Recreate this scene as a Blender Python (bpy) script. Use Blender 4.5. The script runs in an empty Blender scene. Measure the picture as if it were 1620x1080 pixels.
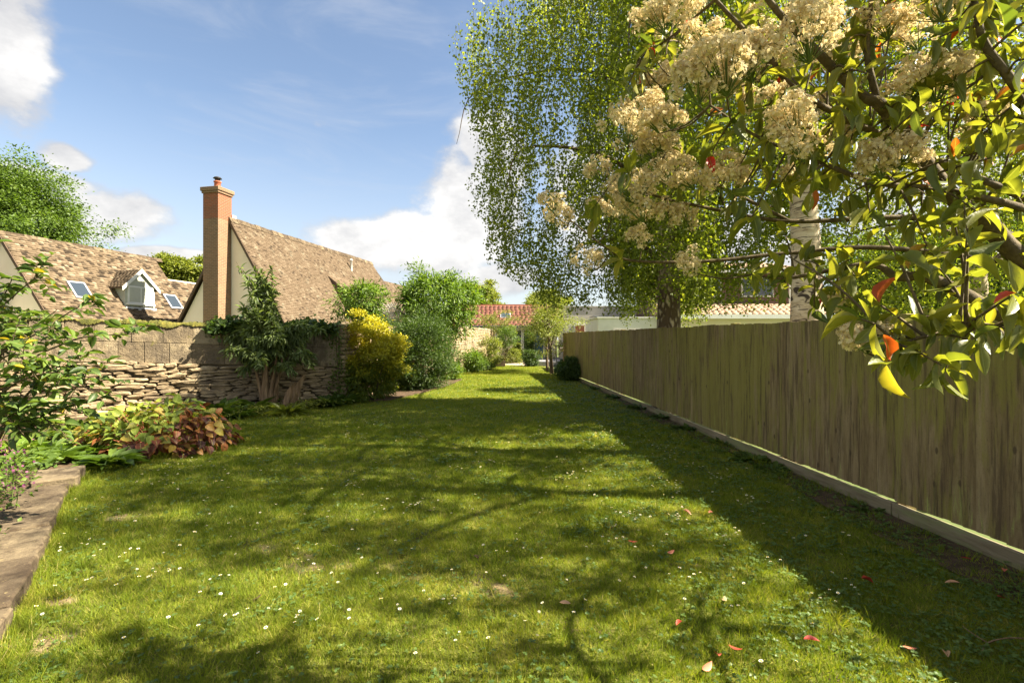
import bpy, bmesh, math, random
import numpy as np
from mathutils import Vector, Matrix
R = math.radians
S = bpy.context.scene
COL = S.collection
rng = np.random.default_rng(7)
random.seed(7)

# ------------------------------------------------------------------ camera, sky, sun, exposure
F, HY, CH = 765.0, 537.0, 1.6            # focal length in photo pixels, horizon row, eye height
cam = bpy.data.cameras.new('camera'); camo = bpy.data.objects.new('camera', cam); COL.objects.link(camo)
camo.location = (0, 0, CH); camo.rotation_euler = (R(90), 0, 0)
cam.sensor_width = 36; cam.lens = F / 1620 * 36; cam.shift_y = (HY - 540) / 1620
cam.clip_start = 0.05; cam.clip_end = 3000
S.camera = camo
S.view_settings.view_transform = 'Standard'; S.view_settings.look = 'None'
S.view_settings.exposure = 2.52; S.view_settings.gamma = 1
S.cycles.use_denoising = True
S.cycles.max_bounces = 6; S.cycles.transparent_max_bounces = 8
S.cycles.diffuse_bounces = 4; S.cycles.glossy_bounces = 2; S.cycles.transmission_bounces = 5
S.cycles.sample_clamp_indirect = 6

EL, AZ = R(48), R(96)                     # sun height, bearing clockwise from the view axis
sdir = Vector((math.cos(EL) * math.sin(AZ), math.cos(EL) * math.cos(AZ), math.sin(EL)))
sun = bpy.data.lights.new('sun', 'SUN'); suno = bpy.data.objects.new('sun', sun); COL.objects.link(suno)
sun.energy = 4.3; sun.angle = R(0.55); sun.color = (1.0, 0.90, 0.72)
suno.rotation_euler = sdir.to_track_quat('Z', 'Y').to_euler()
suno.location = (20, -4, 25)


class NT:
    """small helper round a node tree"""
    def __init__(s, tree):
        s.t = tree; s.n = tree.nodes; s.l = tree.links
    def new(s, typ, **kw):
        n = s.n.new(typ)
        for k, v in kw.items():
            setattr(n, k, v)
        return n
    def set(s, sock, v):
        if isinstance(v, bpy.types.NodeSocket):
            s.l.new(v, sock)
        elif v is not None:
            sock.default_value = v
    def math(s, op, a, b=None, c=None, clamp=False):
        n = s.new('ShaderNodeMath', operation=op, use_clamp=clamp)
        for i, v in enumerate((a, b, c)):
            if v is not None:
                s.set(n.inputs[i], v)
        return n.outputs[0]
    def vmath(s, op, a, b=None):
        n = s.new('ShaderNodeVectorMath', operation=op)
        s.set(n.inputs[0], a)
        if b is not None:
            s.set(n.inputs[1], b)
        return n.outputs['Value'] if op in ('LENGTH', 'DOT_PRODUCT', 'DISTANCE') else n.outputs[0]
    def noise(s, vec, scale, detail=4, rough=0.55, dist=0.0):
        n = s.new('ShaderNodeTexNoise')
        s.set(n.inputs['Vector'], vec); n.inputs['Scale'].default_value = scale
        n.inputs['Detail'].default_value = detail; n.inputs['Roughness'].default_value = rough
        n.inputs['Distortion'].default_value = dist
        return n.outputs['Fac']
    def ramp(s, fac, stops, interp='LINEAR'):
        n = s.new('ShaderNodeValToRGB'); n.color_ramp.interpolation = interp
        e = n.color_ramp.elements
        while len(e) < len(stops):
            e.new(0.5)
        for i, (p, c) in enumerate(stops):
            e[i].position = p
            e[i].color = (*c, 1) if len(c) == 3 else c
        s.set(n.inputs[0], fac)
        return n.outputs[0]
    def mix(s, fac, a, b, blend='MIX'):
        n = s.new('ShaderNodeMix', data_type='RGBA', blend_type=blend)
        s.set(n.inputs[0], fac)
        for i, v in ((6, a), (7, b)):
            if isinstance(v, tuple) and len(v) == 3:
                v = (*v, 1)
            s.set(n.inputs[i], v)
        return n.outputs[2]
    def range(s, v, a, b, c=0.0, d=1.0, smooth=True):
        n = s.new('ShaderNodeMapRange', interpolation_type='SMOOTHSTEP' if smooth else 'LINEAR')
        s.set(n.inputs[0], v)
        for i, x in enumerate((a, b, c, d)):
            n.inputs[i + 1].default_value = x
        return n.outputs[0]
    def mapping(s, vec, scale=(1, 1, 1), rot=(0, 0, 0), loc=(0, 0, 0)):
        n = s.new('ShaderNodeMapping')
        s.set(n.inputs[0], vec)
        n.inputs['Scale'].default_value = scale; n.inputs['Rotation'].default_value = rot
        n.inputs['Location'].default_value = loc
        return n.outputs[0]


W = bpy.data.worlds.new('World'); S.world = W; W.use_nodes = True
w = NT(W.node_tree); w.n.clear()
sky = w.new('ShaderNodeTexSky', sky_type='NISHITA', sun_disc=False)
sky.sun_elevation = EL; sky.sun_rotation = AZ
sky.air_density = 1.0; sky.dust_density = 0.6; sky.ozone_density = 1.4; sky.altitude = 60
tc = w.new('ShaderNodeTexCoord').outputs['Generated']
def skydir(px, py):
    return Vector(((px - 810) / F, 1, (HY - py) / F)).normalized()
warp = w.new('ShaderNodeTexNoise'); warp.inputs['Scale'].default_value = 3.2; warp.inputs['Detail'].default_value = 5
w.l.new(tc, warp.inputs['Vector'])
wv = w.vmath('SUBTRACT', warp.outputs['Color'], (0.5, 0.5, 0.5))
wv = w.vmath('MULTIPLY', wv, (0.16, 0.16, 0.12))
dv = w.vmath('ADD', tc, wv)
# cumulus banks: centre direction and angular half sizes
blobs = [((640, 385), .21, .075), ((740, 330), .13, .13), ((790, 250), .10, .10), ((770, 440), .16, .055),
         ((10, 60), .07, .14), ((60, 262), .10, .035), ((160, 330), .11, .06), ((110, 225), .05, .03), ((270, 405), .10, .025),
         ((980, 330), .2, .2), ((1150, 420), .25, .12), ((1500, 300), .2, .16)]
acc = None
for (c, sx, sz) in blobs:
    d = skydir(*c)
    v = w.vmath('SUBTRACT', dv, tuple(d))
    v = w.vmath('MULTIPLY', v, (1 / sx, 1 / sx, 1 / sz))
    m = w.range(w.vmath('LENGTH', v), 0.25, 1.25, 1.0, 0.0)
    acc = m if acc is None else w.math('MAXIMUM', acc, m)
# denser cumulus added out of view, behind and overhead, to raise ambient light
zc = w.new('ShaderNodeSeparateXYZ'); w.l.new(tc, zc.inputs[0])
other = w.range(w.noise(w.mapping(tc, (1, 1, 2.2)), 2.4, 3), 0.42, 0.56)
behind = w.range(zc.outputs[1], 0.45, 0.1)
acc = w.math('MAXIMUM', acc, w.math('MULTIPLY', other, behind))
cn = w.noise(w.mapping(tc, (1, 1, 1.5)), 7.5, 10, 0.62)
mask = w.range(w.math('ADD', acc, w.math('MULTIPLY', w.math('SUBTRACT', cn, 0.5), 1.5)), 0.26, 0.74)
# thin cirrus veil
ci = w.noise(w.mapping(tc, (1.2, 1.2, 4.5), rot=(0, 0.5, 0)), 2.6, 8, 0.6, 0.6)
veil = w.math('MULTIPLY', w.range(ci, 0.44, 0.80), 0.42)
shade = w.noise(w.mapping(tc, (1, 1, 1.7), loc=(0.03, 0.0, 0.06)), 6.0, 8, 0.6)
ccol = w.ramp(w.math('ADD', shade, w.math('MULTIPLY', w.math('SUBTRACT', mask, 1.0), 0.25)),
              [(0.30, (1.02, 1.02, 1.05)), (0.45, (1.36, 1.34, 1.32)), (0.62, (1.85, 1.8, 1.74))])
base = w.mix(veil, w.mix(1.0, sky.outputs[0], (.375, .35, .325), 'MULTIPLY'), (1.12, 1.18, 1.30))
haze_low = w.math('MULTIPLY', w.range(zc.outputs[2], 0.42, 0.02), 0.62)
base = w.mix(haze_low, base, (1.12, 1.17, 1.25))
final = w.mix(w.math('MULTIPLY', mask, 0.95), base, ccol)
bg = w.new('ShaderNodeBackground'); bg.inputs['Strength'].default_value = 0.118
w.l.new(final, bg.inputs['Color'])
wo = w.new('ShaderNodeOutputWorld'); w.l.new(bg.outputs[0], wo.inputs[0])


# ------------------------------------------------------------------ helpers
def P(px, py, d):
    """photo pixel and depth in metres to a point of the place"""
    return Vector(((px - 810) / F * d, d, CH - (py - HY) / F * d))

def prop(o, label=None, cat=None, group=None, kind=None):
    if label: o['label'] = label
    if cat: o['category'] = cat
    if group: o['group'] = group
    if kind: o['kind'] = kind
    return o

def link(name, me, parent=None, loc=None, mat=None):
    o = bpy.data.objects.new(name, me)
    COL.objects.link(o)
    if parent is not None: o.parent = parent
    if loc is not None: o.location = loc
    if mat is not None and me is not None:
        me.materials.append(mat)
    return o

def thing(name, loc, label, cat, group=None, rz=0.0):
    o = bpy.data.objects.new(name, None); COL.objects.link(o)
    o.location = loc; o.rotation_euler = (0, 0, rz); o.empty_display_size = 0.2
    return prop(o, label, cat, group)

def mesh(name, V, Fc, tint=None, smooth=False, mats=(), mi=None, rib=None):
    """V (n,3); Fc (m,k) index array with one k; tint: per-vertex float"""
    V = np.ascontiguousarray(V, dtype=np.float32); Fc = np.ascontiguousarray(Fc, dtype=np.int32)
    me = bpy.data.meshes.new(name)
    m, k = Fc.shape
    me.vertices.add(len(V)); me.vertices.foreach_set('co', V.ravel())
    me.loops.add(m * k); me.loops.foreach_set('vertex_index', Fc.ravel())
    me.polygons.add(m); me.polygons.foreach_set('loop_start', np.arange(0, m * k, k, dtype=np.int32))
    if mi is not None:
        me.polygons.foreach_set('material_index', np.asarray(mi, dtype=np.int32))
    if smooth:
        me.polygons.foreach_set('use_smooth', np.ones(m, dtype=bool))
    me.update(calc_edges=True)
    if tint is not None:
        a = me.attributes.new('tint', 'FLOAT', 'POINT')
        a.data.foreach_set('value', np.ascontiguousarray(tint, dtype=np.float32))
    if rib is not None:
        a = me.attributes.new('rib', 'FLOAT', 'POINT'); a.data.foreach_set('value', np.ascontiguousarray(rib, dtype=np.float32))
    for x in mats: me.materials.append(x)
    return me

class MB:
    """collects mixed faces for one hand-shaped mesh"""
    def __init__(s): s.v = []; s.f = []
    def add(s, vs, fs):
        b = len(s.v); s.v += [tuple(x) for x in vs]; s.f += [tuple(b + i for i in q) for q in fs]
        return s
    def box(s, x0, x1, y0, y1, z0, z1):
        return s.add([(x, y, z) for x in (x0, x1) for y in (y0, y1) for z in (z0, z1)],
                     [(0, 1, 3, 2), (4, 6, 7, 5), (0, 4, 5, 1), (2, 3, 7, 6), (0, 2, 6, 4), (1, 5, 7, 3)])
    def obox(s, o, u, v, n, lu, lv, ln):
        """oriented box: origin corner o, axes u,v,n with lengths"""
        o, u, v, n = Vector(o), Vector(u).normalized() * lu, Vector(v).normalized() * lv, Vector(n).normalized() * ln
        return s.add([o + a * u + b * v + c * n for a in (0, 1) for b in (0, 1) for c in (0, 1)],
                     [(0, 1, 3, 2), (4, 6, 7, 5), (0, 4, 5, 1), (2, 3, 7, 6), (0, 2, 6, 4), (1, 5, 7, 3)])
    def prism(s, pts, d):
        """polygon (list of 3-vectors) pushed along d"""
        n = len(pts); d = Vector(d); a = [Vector(p) for p in pts]
        return s.add(a + [p + d for p in a], [tuple(range(n - 1, -1, -1)), tuple(range(n, 2 * n))] +
                     [(i, (i + 1) % n, n + (i + 1) % n, n + i) for i in range(n)])
    def build(s, name, mat, parent=None, bevel=0.0, smooth=False, loc=None):
        me = bpy.data.meshes.new(name)
        me.from_pydata(s.v, [], s.f); me.update()
        bm = bmesh.new(); bm.from_mesh(me)
        bmesh.ops.recalc_face_normals(bm, faces=bm.faces)
        if bevel:
            bmesh.ops.bevel(bm, geom=list(bm.edges), offset=bevel, segments=1, affect='EDGES', clamp_overlap=True)
        bm.to_mesh(me); bm.free()
        if smooth:
            for p in me.polygons: p.use_smooth = True
        return link(name, me, parent, loc, mat)

def tubes(paths, sides=6):
    """paths: list of (points, radii) -> V, F quads"""
    Vs, Fs = [], []; b = 0
    ang = np.linspace(0, 2 * np.pi, sides, endpoint=False)
    for pts, rad in paths:
        p = np.asarray(pts, float); r = np.asarray(rad, float); n = len(p)
        t = np.gradient(p, axis=0); t /= np.linalg.norm(t, axis=1)[:, None] + 1e-9
        ref = np.array([0.31, 0.95, 0.05]) if abs(t[:, 1]).mean() < 0.8 else np.array([0.95, 0.1, 0.3])
        u = np.cross(t, ref); u /= np.linalg.norm(u, axis=1)[:, None] + 1e-9
        v = np.cross(t, u)
        ring = p[:, None, :] + r[:, None, None] * (np.cos(ang)[None, :, None] * u[:, None, :] + np.sin(ang)[None, :, None] * v[:, None, :])
        Vs.append(ring.reshape(-1, 3))
        i = np.arange(n - 1)[:, None] * sides; j = np.arange(sides)[None, :]; jn = (j + 1) % sides
        Fs.append(np.stack([b + i + j, b + i + jn, b + i + sides + jn, b + i + sides + j], -1).reshape(-1, 4))
        # close the tip
        Vs.append(p[-1:] + t[-1:] * r[-1]); tip = b + n * sides
        jj = np.arange(sides); last = b + (n - 1) * sides
        Fs.append(np.stack([last + jj, last + (jj + 1) % sides, np.full(sides, tip), np.full(sides, tip)], -1))
        b += n * sides + 1
    V = np.concatenate(Vs); Fq = np.concatenate(Fs)
    return V, Fq

def tube_obj(name, paths, mat, parent, sides=6):
    V, Fq = tubes(paths, sides)
    me = bpy.data.meshes.new(name)
    me.from_pydata(V.tolist(), [], [tuple(dict.fromkeys(f)) for f in Fq.tolist()]); me.update()
    for p in me.polygons: p.use_smooth = True
    return link(name, me, parent, None, mat)

def curve(pts, n=10):
    """Catmull-Rom through points"""
    p = np.asarray([list(q) for q in pts], float)
    p = np.vstack([2 * p[0] - p[1], p, 2 * p[-1] - p[-2]])
    out = []
    for i in range(1, len(p) - 2):
        for t in np.linspace(0, 1, n, endpoint=False):
            a, b, c, d = p[i - 1], p[i], p[i + 1], p[i + 2]
            out.append(0.5 * ((2 * b) + (-a + c) * t + (2 * a - 5 * b + 4 * c - d) * t * t + (-a + 3 * b - 3 * c + d) * t ** 3))
    out.append(p[-2])
    return np.array(out)

# leaf templates: x across (unit width), y along, z up; faces are triangles
def tmpl(rows, fold=0.12, droop=0.15, petiole=0.0):
    """rows: (t, halfwidth) between base and tip"""
    v = [(0, 0, 0)]; f = []
    prev = None
    for (t, h) in rows:
        z = -droop * t * t; b = len(v)
        v += [(-h, t, z + fold * h), (0, t, z), (h, t, z + fold * h)]
        if prev is None:
            f += [(0, b + 1, b), (0, b + 2, b + 1)]
        else:
            f += [(prev, prev + 1, b + 1), (prev, b + 1, b), (prev + 1, prev + 2, b + 2), (prev + 1, b + 2, b + 1)]
        prev = b
    v.append((0, 1, -droop)); t = len(v) - 1
    f += [(prev, prev + 1, t), (prev + 1, prev + 2, t)]
    return np.array(v, float), np.array(f, int)
T_DIA = (np.array([(0, 0, 0), (.5, .45, .06), (0, 1, -.08), (-.5, .45, .06)], float), np.array([(0, 1, 2), (0, 2, 3)]))
T_OVAL = tmpl([(.3, .46), (.68, .40)], .25, .2)
T_LONG = tmpl([(.3, .5), (.65, .42)], .3, .3)
T_BIG = tmpl([(.12, .24), (.32, .46), (.55, .5), (.78, .34), (.92, .14)], .32, .22)
T_HEART = tmpl([(.06, .34), (.25, .52), (.5, .5), (.75, .32)], .25, .28)
T_BLADE = (np.array([(-.5, 0, 0), (.5, 0, 0), (0, 1, 0)], float), np.array([(0, 1, 2)]))

def unit(a):
    return a / (np.linalg.norm(a, axis=-1, keepdims=True) + 1e-9)

def leaves_np(T, pos, axis, up, length, width):
    """pos, axis, up (n,3); length,width (n,) -> V, F, count of verts per leaf"""
    tv, tf = T; n = len(pos); k = len(tv)
    y = unit(axis); x = unit(np.cross(y, up)); z = np.cross(x, y)
    V = pos[:, None, :] + (tv[None, :, 0, None] * width[:, None, None]) * x[:, None, :] \
        + (tv[None, :, 1, None] * length[:, None, None]) * y[:, None, :] + (tv[None, :, 2, None] * length[:, None, None]) * z[:, None, :]
    Fc = (np.arange(n) * k)[:, None, None] + tf[None]
    return V.reshape(-1, 3), Fc.reshape(-1, 3), k

def leaf_mesh(name, T, pos, axis, up, length, width, tint, mat, parent=None, kind=None, smooth=False):
    pos, axis, up = (np.asarray(a, float) for a in (pos, axis, up))
    V, Fc, k = leaves_np(T, pos, axis, up, np.asarray(length, float), np.asarray(width, float))
    o = link(name, mesh(name, V, Fc, np.repeat(tint, k), smooth, (mat,), None, np.tile((np.abs(T[0][:, 0]) > .01).astype(float), len(pos)) if T is T_BIG or T is T_HEART else None), parent)
    if kind: o['kind'] = kind
    return o

def randu(n):
    return unit(rng.normal(size=(n, 3)))

# ------------------------------------------------------------------ materials
def new_mat(name):
    m = bpy.data.materials.new(name); m.use_nodes = True
    n = NT(m.node_tree); n.n.clear()
    out = n.new('ShaderNodeOutputMaterial')
    bsdf = n.new('ShaderNodeBsdfPrincipled')
    n.l.new(bsdf.outputs[0], out.inputs[0])
    bsdf.inputs['Roughness'].default_value = 0.8
    bsdf.inputs['Specular IOR Level'].default_value = 0.3
    return m, n, bsdf, out

def bump(n, bsdf, h, strength=0.5, dist=0.02):
    b = n.new('ShaderNodeBump'); b.inputs['Strength'].default_value = strength; b.inputs['Distance'].default_value = dist
    n.set(b.inputs['Height'], h); n.l.new(b.outputs[0], bsdf.inputs['Normal'])

def gen_mat(name, stops, scale=3.0, detail=6, rough=0.85, bumps=0.3, bdist=0.02, stretch=(1, 1, 1), coord='Object', spec=0.25):
    m, n, b, o = new_mat(name)
    co = n.new('ShaderNodeTexCoord').outputs[coord]
    co = n.mapping(co, stretch)
    f = n.noise(co, scale, detail, 0.62)
    n.l.new(n.ramp(f, stops), b.inputs['Base Color'])
    b.inputs['Roughness'].default_value = rough; b.inputs['Specular IOR Level'].default_value = spec
    if bumps: bump(n, b, n.noise(co, scale * 5, 6, 0.65), bumps, bdist)
    return m

def leaf_mat(name, stops, trans=0.38, tcol=(1.25, 1.3, 0.55), rough=0.5, spec=0.35, veins=False):
    """colour by each leaf's own tint; part of the light passes through"""
    m, n, b, o = new_mat(name)
    a = n.new('ShaderNodeAttribute', attribute_name='tint')
    c = n.ramp(a.outputs['Fac'], stops)
    if veins:      # pale midrib, blotches and blemishes on the big leaves
        gp = n.new('ShaderNodeNewGeometry').outputs['Position']
        rib = n.new('ShaderNodeAttribute', attribute_name='rib').outputs['Fac']
        c = n.mix(n.range(n.noise(gp, 38, 5, .7), .45, .75, 0, .45), c, n.mix(1.0, c, (1.5, 1.25, .8), 'MULTIPLY'))
        c = n.mix(n.range(n.noise(gp, 120, 3, .6), .68, .74, 0, .7), c, (.10, .06, .02))
        c = n.mix(n.range(rib, .14, .0, 0, .55), c, (.34, .36, .12))
        bump(n, b, n.noise(gp, 160, 3, .6), .25, .004)
    n.l.new(c, b.inputs['Base Color'])
    b.inputs['Roughness'].default_value = rough; b.inputs['Specular IOR Level'].default_value = spec
    t = n.new('ShaderNodeBsdfTranslucent')
    n.l.new(n.mix(1.0, c, tcol, 'MULTIPLY'), t.inputs['Color'])
    mx = n.new('ShaderNodeMixShader'); mx.inputs[0].default_value = trans
    n.l.new(b.outputs[0], mx.inputs[1]); n.l.new(t.outputs[0], mx.inputs[2])
    n.l.new(mx.outputs[0], o.inputs[0])
    return m

M = {}
M['white'] = gen_mat('white_paint', [(0.3, (.58, .58, .54)), (0.7, (.68, .68, .64))], 2, bumps=0.05)
M['glass'], _n, _b, _o = new_mat('window_glass')
_b.inputs['Base Color'].default_value = (.03, .04, .05, 1); _b.inputs['Roughness'].default_value = 0.04
_b.inputs['Specular IOR Level'].default_value = 1.0
M['blind'] = gen_mat('pale_blind', [(0.3, (.36, .365, .31)), (0.7, (.44, .445, .38))], 2, bumps=0)
M['sage'] = gen_mat('pale_sage_paint', [(0.3, (.34, .35, .29)), (0.7, (.42, .43, .36))], 2, bumps=0.08)
M['cream'] = gen_mat('cream_render', [(0.3, (.76, .66, .52)), (0.7, (.82, .73, .59))], 1.4, bumps=0.15)
M['grey_cream'] = gen_mat('grey_cream_render', [(0.3, (.40, .38, .32)), (0.7, (.48, .45, .38))], 1.4, bumps=0.15)
M['brown_board'] = gen_mat('brown_barge_board', [(0.3, (.075, .05, .035)), (0.7, (.13, .09, .06))], 5, bumps=0.2)
M['terracotta'] = gen_mat('terracotta', [(0.3, (.30, .09, .05)), (0.7, (.42, .15, .08))], 8)
M['dark_metal'] = gen_mat('dark_metal', [(0.3, (.02, .02, .022)), (0.7, (.05, .05, .055))], 8, rough=0.5)
M['lead'] = gen_mat('lead_flashing', [(0.3, (.30, .31, .33)), (0.7, (.42, .43, .45))], 6)
M['soil'] = gen_mat('bed_soil', [(0.3, (.035, .022, .013)), (0.55, (.085, .055, .032)), (0.75, (.15, .10, .06))], 9, 8, bumps=0.9, bdist=0.03)
M['blue'] = gen_mat('blue_paint', [(0.3, (.02, .07, .16)), (0.7, (.04, .11, .23))], 3, bumps=0.05)
M['rust_panel'] = gen_mat('brown_panel', [(0.3, (.16, .06, .03)), (0.7, (.24, .09, .045))], 3, bumps=0.1)

def tile_mat(name, stops, lichen=(.45, .42, .30), lf=0.25):
    m, n, b, o = new_mat(name)
    a = n.new('ShaderNodeAttribute', attribute_name='tint').outputs['Fac']
    co = n.new('ShaderNodeTexCoord').outputs['Object']
    c = n.ramp(a, stops)
    l = n.range(n.noise(co, 2.3, 7, 0.7), 0.52, 0.72)
    c = n.mix(n.math('MULTIPLY', l, lf), c, lichen)
    n.l.new(c, b.inputs['Base Color']); b.inputs['Roughness'].default_value = 0.9
    bump(n, b, n.noise(co, 40, 4), 0.4, 0.01)
    return m
M['slate'] = tile_mat('stone_slate', [(0.0, (.042, .027, .016)), (.3, (.094, .065, .038)), (.7, (.135, .096, .060)), (1, (.21, .16, .108))])
M['slate2'] = tile_mat('weathered_stone_slate', [(0.0, (.025, .017, .010)), (.25, (.096, .068, .040)), (.7, (.15, .109, .068)), (1, (.24, .19, .128))], lichen=(.19, .155, .105), lf=.35)
M['red_tile'] = tile_mat('red_roof_tile', [(0.0, (.10, .038, .027)), (.5, (.165, .066, .046)), (1, (.23, .108, .076))], lf=.1)
M['pan_tile'] = tile_mat('tan_roof_tile', [(0.0, (.24, .16, .11)), (.5, (.36, .25, .17)), (1, (.46, .34, .24))])

def brick_mat(name, c1, c2, mortar, sc=1.0):
    m, n, b, o = new_mat(name)
    co = n.new('ShaderNodeTexCoord').outputs['Object']
    sp = n.new('ShaderNodeSeparateXYZ'); n.l.new(co, sp.inputs[0])
    cb = n.new('ShaderNodeCombineXYZ')
    n.l.new(n.math('ADD', sp.outputs[0], sp.outputs[1]), cb.inputs[0]); n.l.new(sp.outputs[2], cb.inputs[1])
    t = n.new('ShaderNodeTexBrick')
    n.l.new(cb.outputs[0], t.inputs['Vector'])
    t.inputs['Color1'].default_value = (*c1, 1); t.inputs['Color2'].default_value = (*c2, 1); t.inputs['Mortar'].default_value = (*mortar, 1)
    t.inputs['Scale'].default_value = sc; t.inputs['Brick Width'].default_value = 0.225; t.inputs['Row Height'].default_value = 0.075
    t.inputs['Mortar Size'].default_value = 0.008; t.inputs['Bias'].default_value = 0.1
    v = n.noise(co, 3.5, 6, 0.7)
    n.l.new(n.mix(n.range(v, 0.4, 0.75, 0.0, 0.35), t.outputs[0], (.15, .09, .052)), b.inputs['Base Color'])
    bump(n, b, n.math('SUBTRACT', 1.0, t.outputs['Fac']), 0.6, 0.01)
    return m
M['brick'] = brick_mat('buff_brick', (.225, .125, .066), (.155, .092, .052), (.27, .205, .135))
M['brick_red'] = brick_mat('orange_brick', (.27, .075, .03), (.19, .065, .032), (.24, .155, .10))
M['brick_brown'] = brick_mat('brown_brick', (.17, .08, .06), (.12, .065, .05), (.22, .18, .15))

def stone_mat(name, stops, stain, scale=1.0):
    m, n, b, o = new_mat(name)
    gm = n.new('ShaderNodeNewGeometry').outputs['Position']
    oi = n.new('ShaderNodeObjectInfo').outputs['Random']
    f = n.math('ADD', n.math('MULTIPLY', n.noise(gm, 4.0 * scale, 8, 0.7), 0.65), n.math('MULTIPLY', oi, 0.35))
    c = n.ramp(f, stops)
    d = n.range(n.noise(n.mapping(gm, (1, 1, .6), loc=(3, 1, 8)), 1.7 * scale, 7, 0.72), 0.45, 0.60)
    c = n.mix(n.math('MULTIPLY', d, 0.8), c, stain)
    l = n.range(n.noise(gm, 9 * scale, 5, 0.7), 0.62, 0.74)
    c = n.mix(n.math('MULTIPLY', l, 0.6), c, (.50, .40, .17))
    n.l.new(c, b.inputs['Base Color']); b.inputs['Roughness'].default_value = 0.93
    bump(n, b, n.noise(gm, 28, 8, 0.7), 0.8, 0.02)
    return m
M['ashlar'] = stone_mat('weathered_block', [(.30, (.20, .16, .105)), (.5, (.29, .235, .15)), (.7, (.38, .31, .20))], (.09, .075, .055), 0.8)
m, n, b, o = new_mat('weathered_wall_block'); M['block'] = m
gp = n.new('ShaderNodeNewGeometry').outputs['Position']; oi = n.new('ShaderNodeObjectInfo').outputs['Random']
c = n.ramp(n.math('ADD', n.math('MULTIPLY', n.noise(gp, 3.0, 9, .75), .7), n.math('MULTIPLY', oi, .3)), [(.30, (.17, .13, .08)), (.5, (.27, .21, .128)), (.7, (.37, .30, .19))])
c = n.mix(n.range(n.noise(n.mapping(gp, (1.2, 1.2, .9)), 1.5, 9, .75, .5), .46, .58, 0, .8), c, (.125, .098, .066))
c = n.mix(n.range(n.noise(n.mapping(gp, (3, 3, .5), loc=(2, 7, 0)), 1.6, 7, .7), .56, .70, 0, .75), c, (.07, .055, .04))
c = n.mix(n.range(n.noise(n.mapping(gp, (1, 1, 1), loc=(9, 2, 4)), 5.5, 7, .75), .60, .68, 0, .7), c, (.46, .40, .28))
c = n.mix(n.range(n.noise(n.mapping(gp, (1, 1, 1), loc=(1, 6, 4)), 3.5, 7, .75), .60, .67, 0, .75), c, (.17, .15, .04))
n.l.new(c, b.inputs['Base Color']); b.inputs['Roughness'].default_value = .95
bump(n, b, n.math('ADD', n.noise(gp, 9, 8, .75), n.math('MULTIPLY', n.noise(gp, 45, 5, .7), .4)), 1.0, .06)
M['stone'] = stone_mat('dry_stone', [(.28, (.21, .155, .09)), (.5, (.33, .25, .148)), (.72, (.43, .34, .21))], (.17, .13, .083), 1.0)
M['joint'] = gen_mat('dark_wall_core', [(0.3, (.09, .07, .045)), (0.7, (.16, .125, .08))], 6)
M['slab'] = stone_mat('kerb_slab', [(.30, (.05, .034, .02)), (.5, (.10, .074, .044)), (.7, (.18, .14, .085))], (.035, .022, .012), 2.6)
M['moss'] = gen_mat('moss', [(0.32, (.03, .033, .008)), (0.48, (.085, .085, .015)), (0.7, (.19, .16, .03))], 9, 9, bumps=1.0, bdist=0.03)

# fence wood: grey brown boards with green algae in vertical runs
m, n, b, o = new_mat('algae_fence_wood'); M['fence'] = m
gp = n.new('ShaderNodeNewGeometry').outputs['Position']
oi = n.new('ShaderNodeObjectInfo').outputs['Random']
streak = n.noise(n.mapping(gp, (8, 8, .9)), 2.2, 9, 0.78, 0.5)
grain = n.noise(n.mapping(gp, (60, 60, 2.2)), 1.6, 6, 0.7)
big = n.noise(n.mapping(gp, (1, 1, .7)), 0.7, 4)
wc = n.ramp(n.math('ADD', n.math('MULTIPLY', streak, 0.86), n.math('MULTIPLY', oi, 0.14)),
            [(.25, (.105, .07, .03)), (.45, (.19, .134, .06)), (.62, (.27, .20, .10)), (.8, (.35, .28, .15))])
alg = n.range(n.math('ADD', n.noise(n.mapping(gp, (6, 6, .6), loc=(4, 0, 2)), 1.8, 9, 0.76, .4), n.math('MULTIPLY', n.math('SUBTRACT', big, 0.5), 1.1)), 0.38, 0.58)
wc = n.mix(n.math('MULTIPLY', alg, 0.75), wc, (.205, .185, .034))
sepz = n.new('ShaderNodeSeparateXYZ'); n.l.new(gp, sepz.inputs[0])
low = n.range(sepz.outputs[2], 0.65, 0.15)
lowp = n.range(n.noise(n.mapping(gp, (9, 9, 1.2), loc=(1, 5, 0)), 1.4, 6, 0.7), 0.55, 0.68)
wc = n.mix(n.math('MULTIPLY', n.math('MULTIPLY', low, lowp), 0.75), wc, (.32, .37, .09))
dk = n.range(n.noise(n.mapping(gp, (12, 12, .7), loc=(8, 2, 1)), 1.5, 8, 0.75), 0.48, 0.62)
wc = n.mix(n.math('MULTIPLY', dk, 0.8), wc, (.075, .05, .026))
vk = n.new('ShaderNodeTexVoronoi'); vk.inputs['Scale'].default_value = 1.0
n.l.new(n.mapping(gp, (7.5, 7.5, 3.2)), vk.inputs['Vector'])
wc = n.mix(n.range(vk.outputs['Distance'], .13, .06, 0, .8), wc, (.06, .04, .02))
wc = n.mix(n.range(n.noise(gp, 70, 4, .7), .55, .7, 0, .45), wc, (.07, .05, .028))
n.l.new(wc, b.inputs['Base Color']); b.inputs['Roughness'].default_value = 0.85
bump(n, b, n.math('ADD', grain, n.math('MULTIPLY', streak, 0.6)), 0.5, 0.006)

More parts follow.
